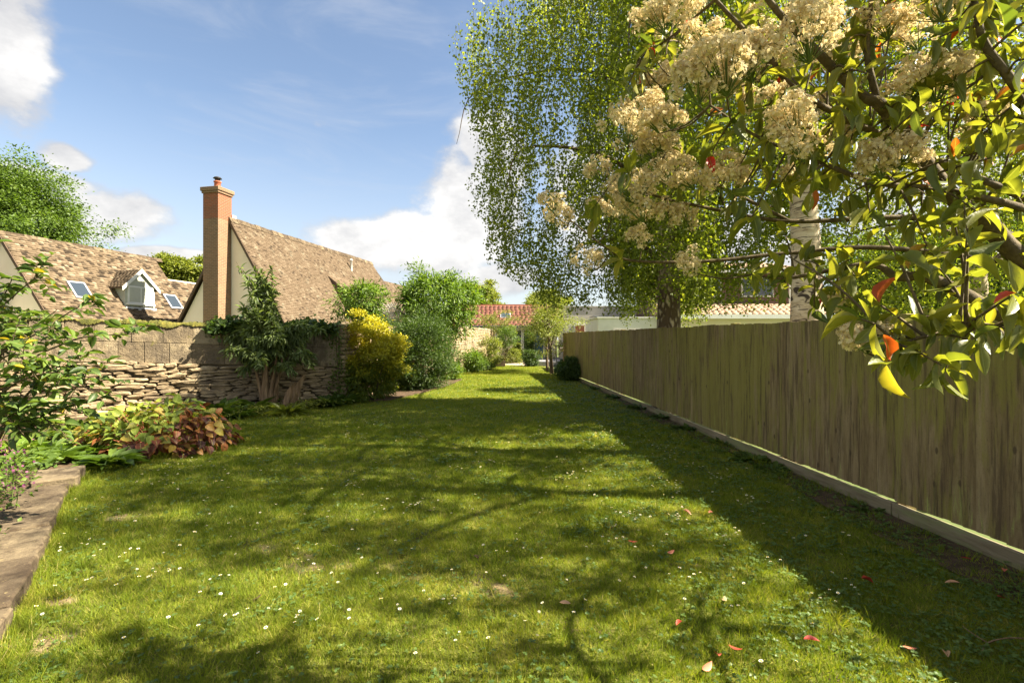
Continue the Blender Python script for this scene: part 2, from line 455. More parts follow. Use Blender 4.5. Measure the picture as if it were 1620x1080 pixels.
m, n, b, o = new_mat('gravel_board_wood'); M['gravel'] = m
gp = n.new('ShaderNodeNewGeometry').outputs['Position']
f = n.noise(n.mapping(gp, (2, .8, 9)), 2.2, 7, 0.7)
c = n.ramp(f, [(.3, (.10, .075, .042)), (.5, (.18, .145, .085)), (.7, (.26, .22, .14))])
g = n.range(n.noise(n.mapping(gp, (1, .7, 5), loc=(2, 2, 2)), 1.6, 6, 0.7), 0.46, 0.62)
c = n.mix(n.math('MULTIPLY', g, 0.6), c, (.19, .22, .08))
n.l.new(c, b.inputs['Base Color']); bump(n, b, f, 0.5, 0.01)

# bark
def bark_mat(name, stops, sc=(8, 8, 2), bstr=0.8):
    m, n, b, o = new_mat(name)
    co = n.new('ShaderNodeTexCoord').outputs['Object']
    f = n.noise(n.mapping(co, sc), 1.6, 7, 0.68, 0.4)
    n.l.new(n.ramp(f, stops), b.inputs['Base Color']); b.inputs['Roughness'].default_value = 0.9
    bump(n, b, f, bstr, 0.03)
    return m
M['bark'] = bark_mat('brown_bark', [(.3, (.05, .035, .022)), (.55, (.12, .085, .052)), (.75, (.20, .15, .10))])
M['twig'] = bark_mat('olive_twig', [(.3, (.045, .032, .016)), (.55, (.10, .075, .035)), (.75, (.17, .135, .07))], (20, 20, 20), .4)
M['pale_bark'] = bark_mat('pale_flaky_bark', [(.3, (.09, .055, .028)), (.5, (.20, .13, .07)), (.72, (.33, .23, .135))], (14, 14, 1.6))
def birch_mat(name, rough_to):
    m, n, b, o = new_mat(name)
    co = n.new('ShaderNodeTexCoord').outputs['Object']
    sp = n.new('ShaderNodeSeparateXYZ'); n.l.new(co, sp.inputs[0])
    pale = n.ramp(n.noise(n.mapping(co, (3, 3, 10)), 1.8, 7, 0.7), [(.3, (.28, .20, .12)), (.5, (.50, .40, .27)), (.7, (.63, .54, .40))])
    lent = n.range(n.noise(n.mapping(co, (3.2, 3.2, 26)), 1.5, 4, 0.65), 0.56, 0.61)
    c = n.mix(n.math('MULTIPLY', lent, 0.85), pale, (.06, .042, .03))
    scar = n.range(n.noise(n.mapping(co, (2.2, 2.2, 2.6), loc=(5, 3, 0)), 1.7, 5, 0.6, 0.8), 0.58, 0.62)
    c = n.mix(scar, c, (.05, .035, .025))
    vor = n.new('ShaderNodeTexVoronoi', feature='DISTANCE_TO_EDGE'); vor.inputs['Scale'].default_value = 1.0
    wrp = n.vmath('ADD', n.mapping(co, (9, 9, 4.2)), n.vmath('MULTIPLY', n.new('ShaderNodeTexNoise').outputs['Color'], (1.2, 1.2, 1.2)))
    n.l.new(wrp, vor.inputs['Vector'])
    fis = n.range(vor.outputs['Distance'], 0.08, 0.30)
    rb = n.mix(fis, (.05, .033, .02), pale)
    rb = n.mix(0.2, rb, (.26, .17, .09))
    up = n.range(n.math('ADD', sp.outputs[2], n.math('MULTIPLY', n.noise(co, 2.0, 4), 1.6)), rough_to, rough_to + 1.2)
    c = n.mix(up, rb, c)
    n.l.new(c, b.inputs['Base Color']); b.inputs['Roughness'].default_value = 0.8
    bump(n, b, n.math('MULTIPLY', fis, n.math('SUBTRACT', 1.0, up)), 1.0, 0.05)
    return m
M['birch_rough'] = birch_mat('fissured_birch_bark', 3.4)
M['birch_white'] = birch_mat('white_birch_bark', 0.9)

G = lambda *c: [(i / (len(c) - 1), x) for i, x in enumerate(c)]
M['l_birch'] = leaf_mat('birch_leaf', G((.06, .085, .012), (.12, .155, .020), (.20, .225, .032)), 0.52, (2.2, 2.15, .7))
M['l_photinia'] = leaf_mat('photinia_leaf', [(0, (.065, .10, .024)), (.45, (.16, .18, .03)), (.80, (.235, .235, .04)), (.90, (.30, .25, .03)), (.93, (.42, .16, .03)), (.97, (.45, .045, .02)), (1, (.5, .03, .025))], 0.5, (1.4, 1.35, .45), 0.38, 0.45, True)
M['l_dark'] = leaf_mat('dark_green_leaf', G((.028, .055, .012), (.058, .10, .019), (.105, .155, .03)), 0.38)
M['l_mid'] = leaf_mat('mid_green_leaf', G((.045, .082, .014), (.095, .155, .024), (.165, .23, .038)), 0.42)
M['l_bright'] = leaf_mat('bright_green_leaf', G((.05, .095, .012), (.11, .185, .02), (.21, .28, .035)), 0.42)
M['l_yellow'] = leaf_mat('yellow_leaf', [(0, (.07, .115, .014)), (.32, (.16, .20, .018)), (.6, (.38, .36, .024)), (1, (.58, .52, .04))], 0.42, (1.15, 1.1, .4))
M['l_olive'] = leaf_mat('olive_leaf', G((.085, .11, .02), (.18, .21, .036), (.32, .33, .06)), 0.45)
M['l_shrub'] = leaf_mat('shrub_leaf', [(0, (.035, .068, .018)), (.5, (.085, .14, .026)), (.93, (.18, .245, .036)), (.96, (.42, .32, .03)), (1, (.45, .30, .03))], 0.38, rough=.45, spec=.4, veins=True)
M['l_bronze'] = leaf_mat('bronze_leaf', [(0, (.05, .018, .013)), (.2, (.15, .045, .024)), (.38, (.29, .115, .035)), (.52, (.36, .26, .05)), (.66, (.13, .19, .03)), (1, (.25, .31, .04))], 0.32, (1.3, 1.15, .5), .5, .3, True)
M['l_bud'] = leaf_mat('grey_green_leaf', G((.075, .11, .036), (.15, .20, .066), (.26, .31, .13)), 0.4)
M['l_grass'] = leaf_mat('grass_blade', [(0, (.075, .12, .010)), (.4, (.165, .22, .019)), (.72, (.27, .29, .033)), (.86, (.35, .31, .075)), (1, (.46, .38, .17))], 0.45, (1.5, 1.45, .55), .6, .2)
M['l_clover'] = leaf_mat('clover_leaf', G((.055, .10, .024), (.09, .15, .035), (.14, .20, .05)), 0.35)
M['flower'] = leaf_mat('cream_flower', G((.52, .39, .19), (.68, .57, .33), (.78, .70, .48)), 0.38, (1, .95, .8), .8, .1)
M['pink'] = leaf_mat('purple_flower', G((.12, .03, .08), (.22, .06, .15), (.32, .12, .22)), 0.3, (1, .9, 1), .8, .1)
M['w_flower'] = leaf_mat('white_flower', G((.6, .56, .48), (.72, .68, .6), (.8, .78, .7)), 0.3, (1, 1, .95), .8, .1)
M['daisy'] = gen_mat('daisy_petal', [(0.3, (.74, .73, .70)), (0.7, (.80, .80, .77))], 20, bumps=0)
M['daisy_eye'] = gen_mat('daisy_eye', [(0.3, (.55, .38, .03)), (0.7, (.65, .48, .05))], 40, bumps=0)
M['stem'] = gen_mat('green_stem', [(0.3, (.06, .09, .02)), (0.7, (.11, .15, .03))], 10, bumps=0)

# ------------------------------------------------------------------ ground, lawn, beds
FX = lambda y: 3.747 - 0.0588 * y          # fence line
WA, WB, WC, WD = Vector((-11.6, 8.005, 0)), Vector((-4.35, 12.1, 0)), Vector((-2.8, 23.5, 0)), Vector((-1.25, 33.0, 0))
gm_, gn, gb, go = new_mat('field_grass'); 
gco = gn.new('ShaderNodeNewGeometry').outputs['Position']
gn.l.new(gn.ramp(gn.noise(gco, .3, 8, .7), [(.3, (.05, .075, .014)), (.7, (.10, .12, .03))]), gb.inputs['Base Color'])
g = link('ground', mesh('ground', [(-1500, -1500, -.02), (1500, -1500, -.02), (1500, 1500, -.02), (-1500, 1500, -.02)], [(0, 1, 2, 3)]), None, None, gm_)
prop(g, 'flat grassy ground running out beyond the garden', 'ground', kind='structure')

# bare and worn places on the lawn, used by the soil below and by the blades above: (x, y, rx, ry)
def gp_(px, py):
    v = P(px, py, CH * F / (py - HY)); return v.x, v.y
worn = [(*gp_(545, 898), .42, .10), (*gp_(480, 880), .22, .09), (*gp_(690, 914), .17, .06), (*gp_(775, 935), .22, .13), (*gp_(735, 915), .12, .08),
        (*gp_(195, 815), .24, .10), (*gp_(90, 950), .16, .05), (*gp_(110, 1000), .2, .05), (*gp_(420, 868), .15, .06), (*gp_(60, 1020), .2, .1)]
def worn_at(x, y):
    a = np.zeros_like(x)
    for (cx, cy, rx, ry) in worn:
        a = np.maximum(a, np.exp(-(((x - cx) / rx) ** 2 + ((y - cy) / ry) ** 2)))
    return np.clip(a * (.55 + 1.1 * wob(x, y, 4.2, 3) + .7 * wob(x, y, 9.5, 1)), 0, 1)
def wob(x, y, s=1.0, ph=0.0):
    return (np.sin(x * 2.1 * s + 1.3 * y * s + ph) + np.sin(-1.7 * x * s + 2.6 * y * s + 2 + ph) + np.sin(3.9 * x * s + ph * 2) * np.sin(3.3 * y * s + 1)
            + .6 * np.sin(7.1 * x * s - 5.2 * y * s + ph) + .5 * np.sin(11 * x * s + 9 * y * s)) / 4.1
def lawn_h(x, y):
    return 0.018 * wob(x, y, .55) + .010 * wob(x, y, 1.7, 2) - .0

nx, ny = 200, 420
gx, gy = np.meshgrid(np.linspace(0, 1, nx), np.linspace(-3, 33.2, ny))
def left_edge(y):   # lawn's left limit
    return np.interp(y, [-3, 2.2, 6.2, 7.5, 9.6, 11.2, 12.3, 23.5, 33], [-2.6, -2.42, -5.55, -6.4, -6.9, -5.55, -4.4, -2.75, -1.2])
lx = left_edge(gy) + gx * (FX(gy) + 0.0 - left_edge(gy))
V = np.stack([lx, gy, lawn_h(lx, gy)], -1).reshape(-1, 3)
i = (np.arange(ny - 1)[:, None] * nx + np.arange(nx - 1)[None]).ravel()
Fq = np.stack([i, i + 1, i + nx + 1, i + nx], -1)
m, n, b, o = new_mat('lawn_soil_and_moss'); M['lawn'] = m
gp = n.new('ShaderNodeNewGeometry').outputs['Position']
at = n.new('ShaderNodeAttribute', attribute_name='tint').outputs['Fac']
mo = n.ramp(n.noise(gp, 3.2, 8, .7), [(.3, (.06, .075, .010)), (.5, (.12, .13, .018)), (.7, (.21, .19, .03))])
so = n.ramp(n.noise(gp, 14, 8, .7), [(.3, (.04, .026, .014)), (.55, (.10, .068, .038)), (.75, (.17, .125, .075))])
c = n.mix(n.range(n.noise(gp, 2.1, 8, .75), .56, .66), mo, so)
dry = n.ramp(n.noise(gp, 30, 6, .7), [(.3, (.14, .09, .05)), (.6, (.30, .21, .12)), (.75, (.40, .30, .18))])
c = n.mix(n.range(at, .25, .8, 0, .75), c, dry)
n.l.new(c, b.inputs['Base Color']); b.inputs['Roughness'].default_value = .95
bump(n, b, n.noise(gp, 22, 8, .75), .9, .03)
lawn = link('lawn', mesh('lawn', V, Fq, worn_at(V[:, 0], V[:, 1]), True, (M['lawn'],)))
prop(lawn, 'mossy worn lawn running the length of the garden', 'lawn', kind='structure')

def sheet(name, pts, z, mat, label, cat, sub=None, thick=None):
    mb = MB()
    if thick:
        mb.prism([(x, y, z - thick) for x, y in pts], (0, 0, thick))
    else:
        mb.add([(x, y, z) for x, y in pts], [tuple(range(len(pts)))])
    return prop(mb.build(name, mat), label, cat, kind='structure')
sheet('flower_bed', [(-2.75, 2.3), (-5.35, 5.85), (-5.7, 6.6), (-6.4, 7.5), (-6.9, 9.4), (-5.7, 10.9), (-4.4, 12.0), (-3.2, 12.6), (-2.6, 14.5), (-2.1, 17.2), (-2.0, 19.2), (-3.2, 19.4), (-4.3, 12.05), (-11.5, 7.9), (-11.5, 2.3)],
      .05, M['soil'], 'dark soil of the planted border along the old wall', 'flower bed', thick=.08)
sheet('worn_soil_strip', [(FX(-1) - .02, -1), (FX(5) - .02, 5), (FX(12) - .02, 12), (FX(21) - .02, 21), (FX(20) - .16, 20), (FX(14) - .2, 14), (FX(9) - .38, 9), (FX(6.5) - .3, 6.5), (FX(4) - .55, 4), (FX(2) - .5, 2), (FX(-1) - .5, -1)],
      .012, M['soil'], 'bare soil strip at the foot of the board fence', 'soil')
M['paving'] = gen_mat('pale_gravel', [(.3, (.28, .22, .15)), (.7, (.42, .35, .25))], 14, bumps=.4)
M['grey_paving'] = gen_mat('grey_paving', [(.3, (.16, .15, .16)), (.7, (.24, .23, .23))], 4, bumps=.3)
pth = MB(); pth.add([(-1.1, 29.6, -.05), (1.0, 29.4, -.05), (1.2, 36.4, .26), (-1.1, 36.4, .26), (-1.1, 29.6, .015), (1.0, 29.4, .015), (1.2, 36.4, .285), (-1.1, 36.4, .285)], [(3, 2, 1, 0), (4, 5, 6, 7), (0, 1, 5, 4), (1, 2, 6, 5), (2, 3, 7, 6), (3, 0, 4, 7)])
prop(pth.build('gravel_path', M['paving']), 'pale gravel path sloping up to the glazed doors', 'path', kind='structure')
sheet('patio', [(1.02, 29.2), (6.5, 29.0), (6.5, 36.4), (1.22, 36.4)], .27, M['grey_paving'], 'raised grey patio in front of the bungalow', 'patio', thick=.31)

# ------------------------------------------------------------------ board fence
fence = thing('board_fence', (FX(10), 10, 0), 'long close-boarded timber fence stained green along the right of the lawn', 'fence')
fd = Vector((-0.0588, 1, 0)).normalized(); fn = Vector((-fd.y, fd.x, 0))       # along, towards the lawn
fz = math.atan2(fd.y, fd.x)
fo = fence.location.copy()
def board_mesh(k):
    r = random.Random(k)
    h = 1.0; wd = .125
    mb = MB()
    t0, t1 = .010, .026
    top = [r.uniform(-.004, .004) for _ in range(2)]
    cup = r.uniform(.0, .004)
    # wedge: thin edge at x=0, thick edge at x=wd; y = thickness towards lawn
    sec = [(0, 0), (wd, 0), (wd, t1), (wd * .5, (t0 + t1) / 2 - cup), (0, t0)]
    nseg = len(sec)
    vs = [(x, y, 0) for x, y in sec] + [(x, y, h + (top[0] * (1 - x / wd) + top[1] * x / wd)) for x, y in sec]
    fs = [tuple(range(nseg - 1, -1, -1)), tuple(range(nseg, 2 * nseg))] + [(q, (q + 1) % nseg, nseg + (q + 1) % nseg, nseg + q) for q in range(nseg)]
    me = bpy.data.meshes.new('board'); me.from_pydata(vs, [], fs); me.update()
    bm = bmesh.new(); bm.from_mesh(me); bmesh.ops.recalc_face_normals(bm, faces=bm.faces); bm.to_mesh(me); bm.free()
    me.materials.append(M['fence'])
    return me
bmv = [board_mesh(k) for k in range(8)]
s0, s1 = -11.6, 12.35
s = s0; k = 0
def ftop(sv):      # height of the fence top along its run
    return 1.80 + 0.105 * np.clip((sv + 7) / 19, 0, 1) + .006 * math.sin(sv * 1.9)
while s < s1:
    st = random.uniform(.098, .112)
    o = link('board', random.choice(bmv), fence)
    zb = .148 + random.uniform(-.004, .004)
    o.scale = (1, 1, ftop(s) - zb + random.uniform(-.009, .006))
    p = fd * s + fn * (random.uniform(0, .004))
    o.location = (p.x, p.y, zb)
    o.rotation_euler = (random.uniform(-.002, .002), random.uniform(-.003, .003), fz + random.uniform(-.008, .008))
    s += st; k += 1
# boards lie on rails and posts on the far side; gravel boards close the foot
for z in (.35, .95, 1.55):
    q = MB(); q.obox(fd * s0 - fn * .04, fd, fn, (0, 0, 1), s1 - s0 + .15, .035, .075); q.build('rail', M['fence'], fence).location.z = z
s = s0
while s < s1 + .2:
    q = MB(); q.obox(fd * (s - .05) - fn * .15, fd, fn, (0, 0, 1), .10, .105, ftop(s) + .02); q.build('post', M['fence'], fence, .006)
    s2 = min(s + 2.99, s1 + .12)
    if s2 - s > .3:
        q = MB(); q.obox(fd * (s + .004) + fn * .005, fd, fn, (0, 0, 1), s2 - s - .008, .045, .172)
        gbd = q.build('gravel_board', M['gravel'], fence, .005)
        gbd.location.z = -.045 + random.uniform(-.006, .006); gbd.rotation_euler.y = random.uniform(-.002, .002)
    s += 2.99
q = MB(); q.obox(fd * (s1 + .10) - fn * .04, fd, fn, (0, 0, 1), .09, .09, 1.9); q.build('end_post', M['pale_bark'], fence, .005)

# ------------------------------------------------------------------ old stone wall (near return) and the long wall behind
def stone_shape(r, nn=9):
    """outline in a unit box (x -.5..+.5, z -.5..+.5), three rings with the face towards -y"""
    a = np.sort(np.array([(q + r.uniform(-.25, .25)) / nn * 2 * math.pi for q in range(nn)]))
    sx = np.sign(np.cos(a)) * np.abs(np.cos(a)) ** .55; sz = np.sign(np.sin(a)) * np.abs(np.sin(a)) ** .7
    jit = np.array([r.uniform(.84, 1.06) for _ in a])
    x, z = sx * .5 * jit, sz * .5 * jit
    tilt = r.uniform(-.25, .25)
    z = z + x * tilt * .6
    v = [(x[q], 0.5, z[q]) for q in range(nn)]
    v += [(x[q], -.35 + r.uniform(-.06, .06), z[q]) for q in range(nn)]
    v += [(x[q] * .84, -.5 + r.uniform(-.05, .05), z[q] * .72) for q in range(nn)]
    f = []
    for ring in (0, 1):
        for q in range(nn):
            f.append((ring * nn + q, ring * nn + (q + 1) % nn, (ring + 1) * nn + (q + 1) % nn, (ring + 1) * nn + q))
    v.append((0, -.52, 0)); c = len(v) - 1
    f += [(2 * nn + q, 2 * nn + (q + 1) % nn, c, c) for q in range(nn)]
    return np.array(v), np.array(f)
shapes = [stone_shape(random.Random(100 + k)) for k in range(14)]
stone_me = []
for (v, f) in shapes:
    me = bpy.data.meshes.new('stone'); me.from_pydata(v.tolist(), [], [tuple(dict.fromkeys(q)) for q in f.tolist()]); me.update()
    for p in me.polygons: p.use_smooth = False
    me.materials.append(M['stone']); stone_me.append(me)

wd_ = (WB - WA).normalized(); wlen = (WB - WA).length; wn = Vector((wd_.y, -wd_.x, 0))   # normal to the lawn side
wrz = math.atan2(wd_.y, wd_.x)
wall = thing('garden_wall', WA, 'near stretch of old garden wall, block courses over rough dry stone', 'wall', rz=wrz)
# local frame of the wall: x along, -y to the lawn
def wtop(x): return 2.03 - .15 * np.clip((x - 3) / (wlen - 3), 0, 1)
def wmid(x): return 1.17 - .25 * np.clip((x - 3) / (wlen - 3), 0, 1)
q = MB(); q.prism([(0, .04, -.1), (wlen, .04, -.1), (wlen, .04, wtop(wlen) - .03), (0, .04, wtop(0) - .03)], (0, .34, 0)); q.build('wall_core', M['joint'], wall)
rows = []; z = 0.0; cand = []
while z < 1.02:
    h = random.uniform(.040, .070); rows.append((z, h)); z += h
for (z0, h) in rows:
    x = 1.7 + random.uniform(0, .3)
    while x < wlen - .03:
        L = min(max(random.lognormvariate(math.log(.34), .42), .11), .66)
        L = min(L, wlen - x + .02)
        if L < .06: break
        xc = x + L / 2
        sc_ = wmid(xc) / z
        zc_ = (z0 + h / 2) * sc_ + .034 * math.sin(xc * 2.2 + z0 * 5) + .02 * math.sin(xc * 5.1 + z0 * 13)
        hh = h * sc_ * random.uniform(1.05, 1.5)
        cand.append(((xc, .02 + random.uniform(-.035, .03), zc_), (L * .99 * random.choice((-1, 1)), .17, hh), (random.uniform(-.08, .08), random.uniform(-.08, .08), random.uniform(-.05, .05))))
        x += L * .965
nst = len(cand)
cand.sort(key=lambda c: -abs(c[1][0] * c[1][2]) * (1 if c[0][0] > 2.6 else .1))
for (lo_, sc_, ro_) in cand[:300]:
    o = link('stone', random.choice(stone_me), wall); o.location = lo_; o.scale = sc_; o.rotation_euler = ro_
Vs, Fs = [], []; b = 0
for (lo_, sc_, ro_) in cand[300:]:
    v, f = random.choice(shapes); Vs.append(v * np.abs(sc_) + np.array(lo_)); Fs += [tuple(dict.fromkeys(q)) for q in (f + b).tolist()]; b += len(v)
if Vs:
    me = bpy.data.meshes.new('small_stones'); me.from_pydata(np.concatenate(Vs).tolist(), [], Fs); me.update(); prop(link('small_stones', me, wall, None, M['stone']), kind='stuff')
# squared blocks, two courses
for course in (0, 1):
    x = 1.4 + .28 * course
    while x < wlen - .02:
        L = min(random.uniform(.40, .66), wlen - x)
        if wlen - x - L < .18: L = wlen - x
        a, b_ = x + .0015, x + L - .0015
        lo = lambda xx: wmid(xx) + (wtop(xx) - .02 - wmid(xx)) * course / 2
        hi = lambda xx: wmid(xx) + (wtop(xx) - .02 - wmid(xx)) * (course + 1) / 2
        d = random.uniform(-.005, .005)
        q = MB(); q.prism([(a, -.03 + d, lo(a) + .002), (b_, -.03 + d + random.uniform(-.008, .008), lo(b_) + .002), (b_, -.03 + d, hi(b_) - .002), (a, -.03 + d, hi(a) - .002)], (0, .40, 0))
        q.build('block', M['block'], wall, .010)
        x += L
# moss cushion along the top
n_ = 260
xs = np.linspace(1.4, 6.2, n_)
prof = np.array([(-.055, -.05), (-.05, .012), (.0, .035), (.14, .045), (.30, .03), (.34, -.05)])
hm = np.clip(.55 + .6 * np.sin(xs * 3.1) * np.sin(xs * 1.7 + 1) + .35 * np.sin(xs * 11), 0.05, 1.4)
drp = np.clip(.4 + np.sin(xs * 5.3 + 1) + .7 * np.sin(xs * 13.1), 0, 2) * .045
V = np.zeros((n_, len(prof), 3))
for j, (py_, pz_) in enumerate(prof):
    V[:, j, 0] = xs; V[:, j, 1] = py_ + rng.uniform(-.008, .008, n_)
    V[:, j, 2] = [wtop(t) - .02 for t in xs] + pz_ * hm + rng.uniform(-.018, .018, n_) - (drp if j == 0 else 0)
kk = len(prof); i = (np.arange(n_ - 1)[:, None] * kk + np.arange(kk - 1)[None]).ravel()
prop(link('moss', mesh('moss', V.reshape(-1, 3), np.stack([i, i + 1, i + kk + 1, i + kk], -1), None, True, (M['moss'],)), wall), kind='stuff')

# far wall, stones too small to pick apart: joined
def rubble(name, parent, L, H, x0, hrow, lmean, seed, yoff=.0):
    r = random.Random(seed); Vs, Fs, Ti = [], [], []; b = 0; z = 0
    while z < H - .04:
        h = r.uniform(.7, 1.3) * hrow; x = x0
        while x < L:
            l = r.uniform(.6, 1.6) * lmean
            v, f = r.choice(shapes)
            w_ = v * np.array([l, .18, h * r.uniform(.9, 1.15)]) + np.array([x + l / 2, yoff + r.uniform(-.02, .02), z + h / 2 + .02 * math.sin(x * 2)])
            Vs.append(w_); Fs.append(f + b); b += len(v); x += l
        z += h
    me = bpy.data.meshes.new(name); Fc = np.concatenate(Fs)
    me.from_pydata(np.concatenate(Vs).tolist(), [], [tuple(dict.fromkeys(q)) for q in Fc.tolist()]); me.update()
    return prop(link(name, me, parent, None, M['stone']), kind='stuff')
def long_wall(a, b_, H, label, x0):
    d = (b_ - a); L = d.length; rz = math.atan2(d.y, d.x)
    t = thing('garden_wall', a, label, 'wall', rz=rz)
    MB().box(0, L, .04, .38, -.1, H - .02).build('wall_core', M['joint'], t)
    rubble('stone_face', t, L, H - .06, x0, .10, .26, 5 + int(L))
    x = x0
    while x < L:      # flat coping stones
        l = min(random.uniform(.4, .7), L - x)
        if l < .1: break
        q = MB(); q.box(x + .005, x + l - .005, -.10 + random.uniform(-.02, .02), .44, H - .03, H + .06 + random.uniform(-.02, .02)); q.build('coping_stone', M['ashlar'], t, .015)
        x += l
    return t
long_wall(WB + Vector((.02, .05, 0)), WC, 1.95, 'long dry stone wall running back behind the shrubs', .05)
long_wall(WC + Vector((.0, .02, 0)), WD, 2.22, 'sunlit far stretch of stone wall near the bungalow', .0)

# ------------------------------------------------------------------ kerb of old slabs at the left
kerb = thing('stone_edging', (-2.6, 2.5, 0), 'weathered stone slab edging along the raised bed at lower left', 'edging')
kd = Vector((-5.11 + 2.74, 5.75 - 2.61, 0)).normalized(); kn = Vector((-kd.y, kd.x, 0))
ko = Vector((-2.45, 2.22, 0)) - kerb.location
t = 0
for L in (.62, .78, .74, .70, .86, .60):
    jz = random.uniform(-.012, .012); jo = random.uniform(-.02, .02)
    a = ko + kd * (t + .008) + kn * jo; b_ = ko + kd * (t + L - .008) + kn * (jo + random.uniform(-.015, .015))
    wd2 = random.uniform(.35, .40)
    q = MB(); top = .105 + jz
    n1 = 6
    outl = [a + (b_ - a) * (u / n1) + kn * random.uniform(-.03, .02) for u in range(n1 + 1)] + [b_ + kn * wd2 + (a - b_) * (u / n1) + kn * random.uniform(-.02, .02) for u in range(n1 + 1)]
    q.prism([(p.x, p.y, -.06) for p in outl], (0, 0, top + .06))
    ob = q.build('slab', M['slab'], kerb, .012)
    ob.rotation_euler = (random.uniform(-.012, .012), random.uniform(-.012, .012), random.uniform(-.02, .02))
    t += L

# ------------------------------------------------------------------ houses
def tile_field(name, parent, o, u, v, L, Sl, tw, th, mat, seed=1, lift=.022, jit=.5, keep=None):
    """overlapping tiles on a slope: o lower corner, u along the eave, v up the slope; joined, real relief"""
    r = np.random.default_rng(seed)
    o, u, v = np.array(o, float), np.array(Vector(u).normalized()), np.array(Vector(v).normalized())
    nrm = np.cross(u, v); nrm /= np.linalg.norm(nrm)
    if nrm[2] < 0: nrm = -nrm
    A, B = [], []
    for k in range(int(Sl / th)):
        x = -r.uniform(0, tw)
        row = []
        while x < L:
            ww = tw * r.uniform(1 - .35 * jit, 1 + .35 * jit)
            row.append((max(x, 0), min(x + ww, L), k * th)); x += ww
        A += row
    A = np.array([a for a in A if a[1] - a[0] > .02 and (keep is None or keep((a[0] + a[1]) / 2, a[2]))])
    n_ = len(A)
    g = .004
    x0, x1, y0 = A[:, 0] + g, A[:, 1] - g, A[:, 2] + r.uniform(-.012, .012, n_) * jit
    y1 = np.minimum(y0 + th * 1.35, Sl)
    lf = lift * (1 + jit * r.uniform(-.5, .9, n_))
    tl = r.uniform(-.3, .3, n_) * lift * jit
    Z = np.zeros(n_)
    def pt(x, y, z): return o + x[:, None] * u + y[:, None] * v + z[:, None] * nrm
    vs = np.stack([pt(x0, y0, Z - .01), pt(x1, y0, Z - .01), pt(x0, y0, lf + tl), pt(x1, y0, lf - tl), pt(x1, y1, Z + .002), pt(x0, y1, Z + .002)], 1)
    fs = np.array([(0, 1, 3, 2), (2, 3, 4, 5), (0, 2, 5, 5), (1, 4, 3, 3)])
    tri = np.array([(0, 1, 3), (0, 3, 2), (2, 3, 4), (2, 4, 5), (0, 2, 5), (1, 4, 3)])
    Fc = (np.arange(n_) * 6)[:, None, None] + tri[None]
    tint = np.where(r.random(n_) < .22 * jit, r.uniform(0, .15, n_), np.clip(r.normal(.55, .10 + .14 * jit, n_), 0, 1))
    ob = link(name, mesh(name, vs.reshape(-1, 3), Fc.reshape(-1, 3), np.repeat(tint, 6), False, (mat,)), parent)
    return prop(ob, kind='stuff')

RD = Vector((0.2157, 1, 0)).normalized(); RN = Vector((RD.y, -RD.x, 0))     # ridge direction, and across to the right

# --- cottage with the tall chimney (local frame: x across to the right, y along the ridge)
apex = P(367, 346, 23.0); zr = apex.z; pit = 1.65; hw = (zr - 2.3) / pit
hz = math.atan2(RN.y, RN.x)
h1 = thing('cottage', (apex.x, apex.y, 0), 'cottage with steep stone-tiled roof and tall brick chimney on its cream gable', 'house', rz=hz)
LH = 13.3
q = MB(); q.prism([(-hw + .15, 0, 0), (hw - .15, 0, 0), (hw - .15, 0, 2.3), (0, 0, zr - .22), (-hw + .15, 0, 2.3)], (0, LH, 0)); q.build('wall', M['cream'], h1)
sl = math.hypot(hw, zr - 2.3)
roof = None
for sgn in (1, -1):
    q = MB(); q.prism([(sgn * (hw + .22), -.16, 2.3 - .22 * pit - .10), (0, -.16, zr - .10), (0, -.16, zr - .02), (sgn * (hw + .22), -.16, 2.3 - .22 * pit - .02)], (0, LH + .2, 0))
    rf = q.build('roof_slope', M['slate'], h1)
    up = Vector((-sgn * hw, 0, zr - 2.3)).normalized()
    e = Vector((sgn * (hw + .22), -.18, 2.3 - .22 * pit)) + Vector((sgn * pit, 0, 1)).normalized() * .004
    tile_field('roof_tiles', rf, e, (0, 1, 0), up, LH + .24, sl + .25 * 1.9, .165, .10, M['slate'], 11 + sgn, .03, .3)
    q = MB(); q.prism([(sgn * (hw + .25), 0, 2.3 - .25 * pit - .22), (0, 0, zr - .24), (0, 0, zr - .015), (sgn * (hw + .25), 0, 2.3 - .25 * pit - .005)], (0, -.05, 0))
    q.build('barge_board', M['brown_board'], h1).location.y = -.155
y = -.2
while y < LH + .05:
    q = MB(); l = random.uniform(.36, .46)
    q.prism([(-.17, y, zr - .20), (-.02, y, zr + .045), (.02, y, zr + .045), (.17, y, zr - .20), (.13, y, zr - .22), (0, y, zr - .01), (-.13, y, zr - .22)], (0, l - .01, 0))
    ob = q.build('ridge_tile', M['slab'], h1); ob.location.z = random.uniform(-.012, .022); y += l
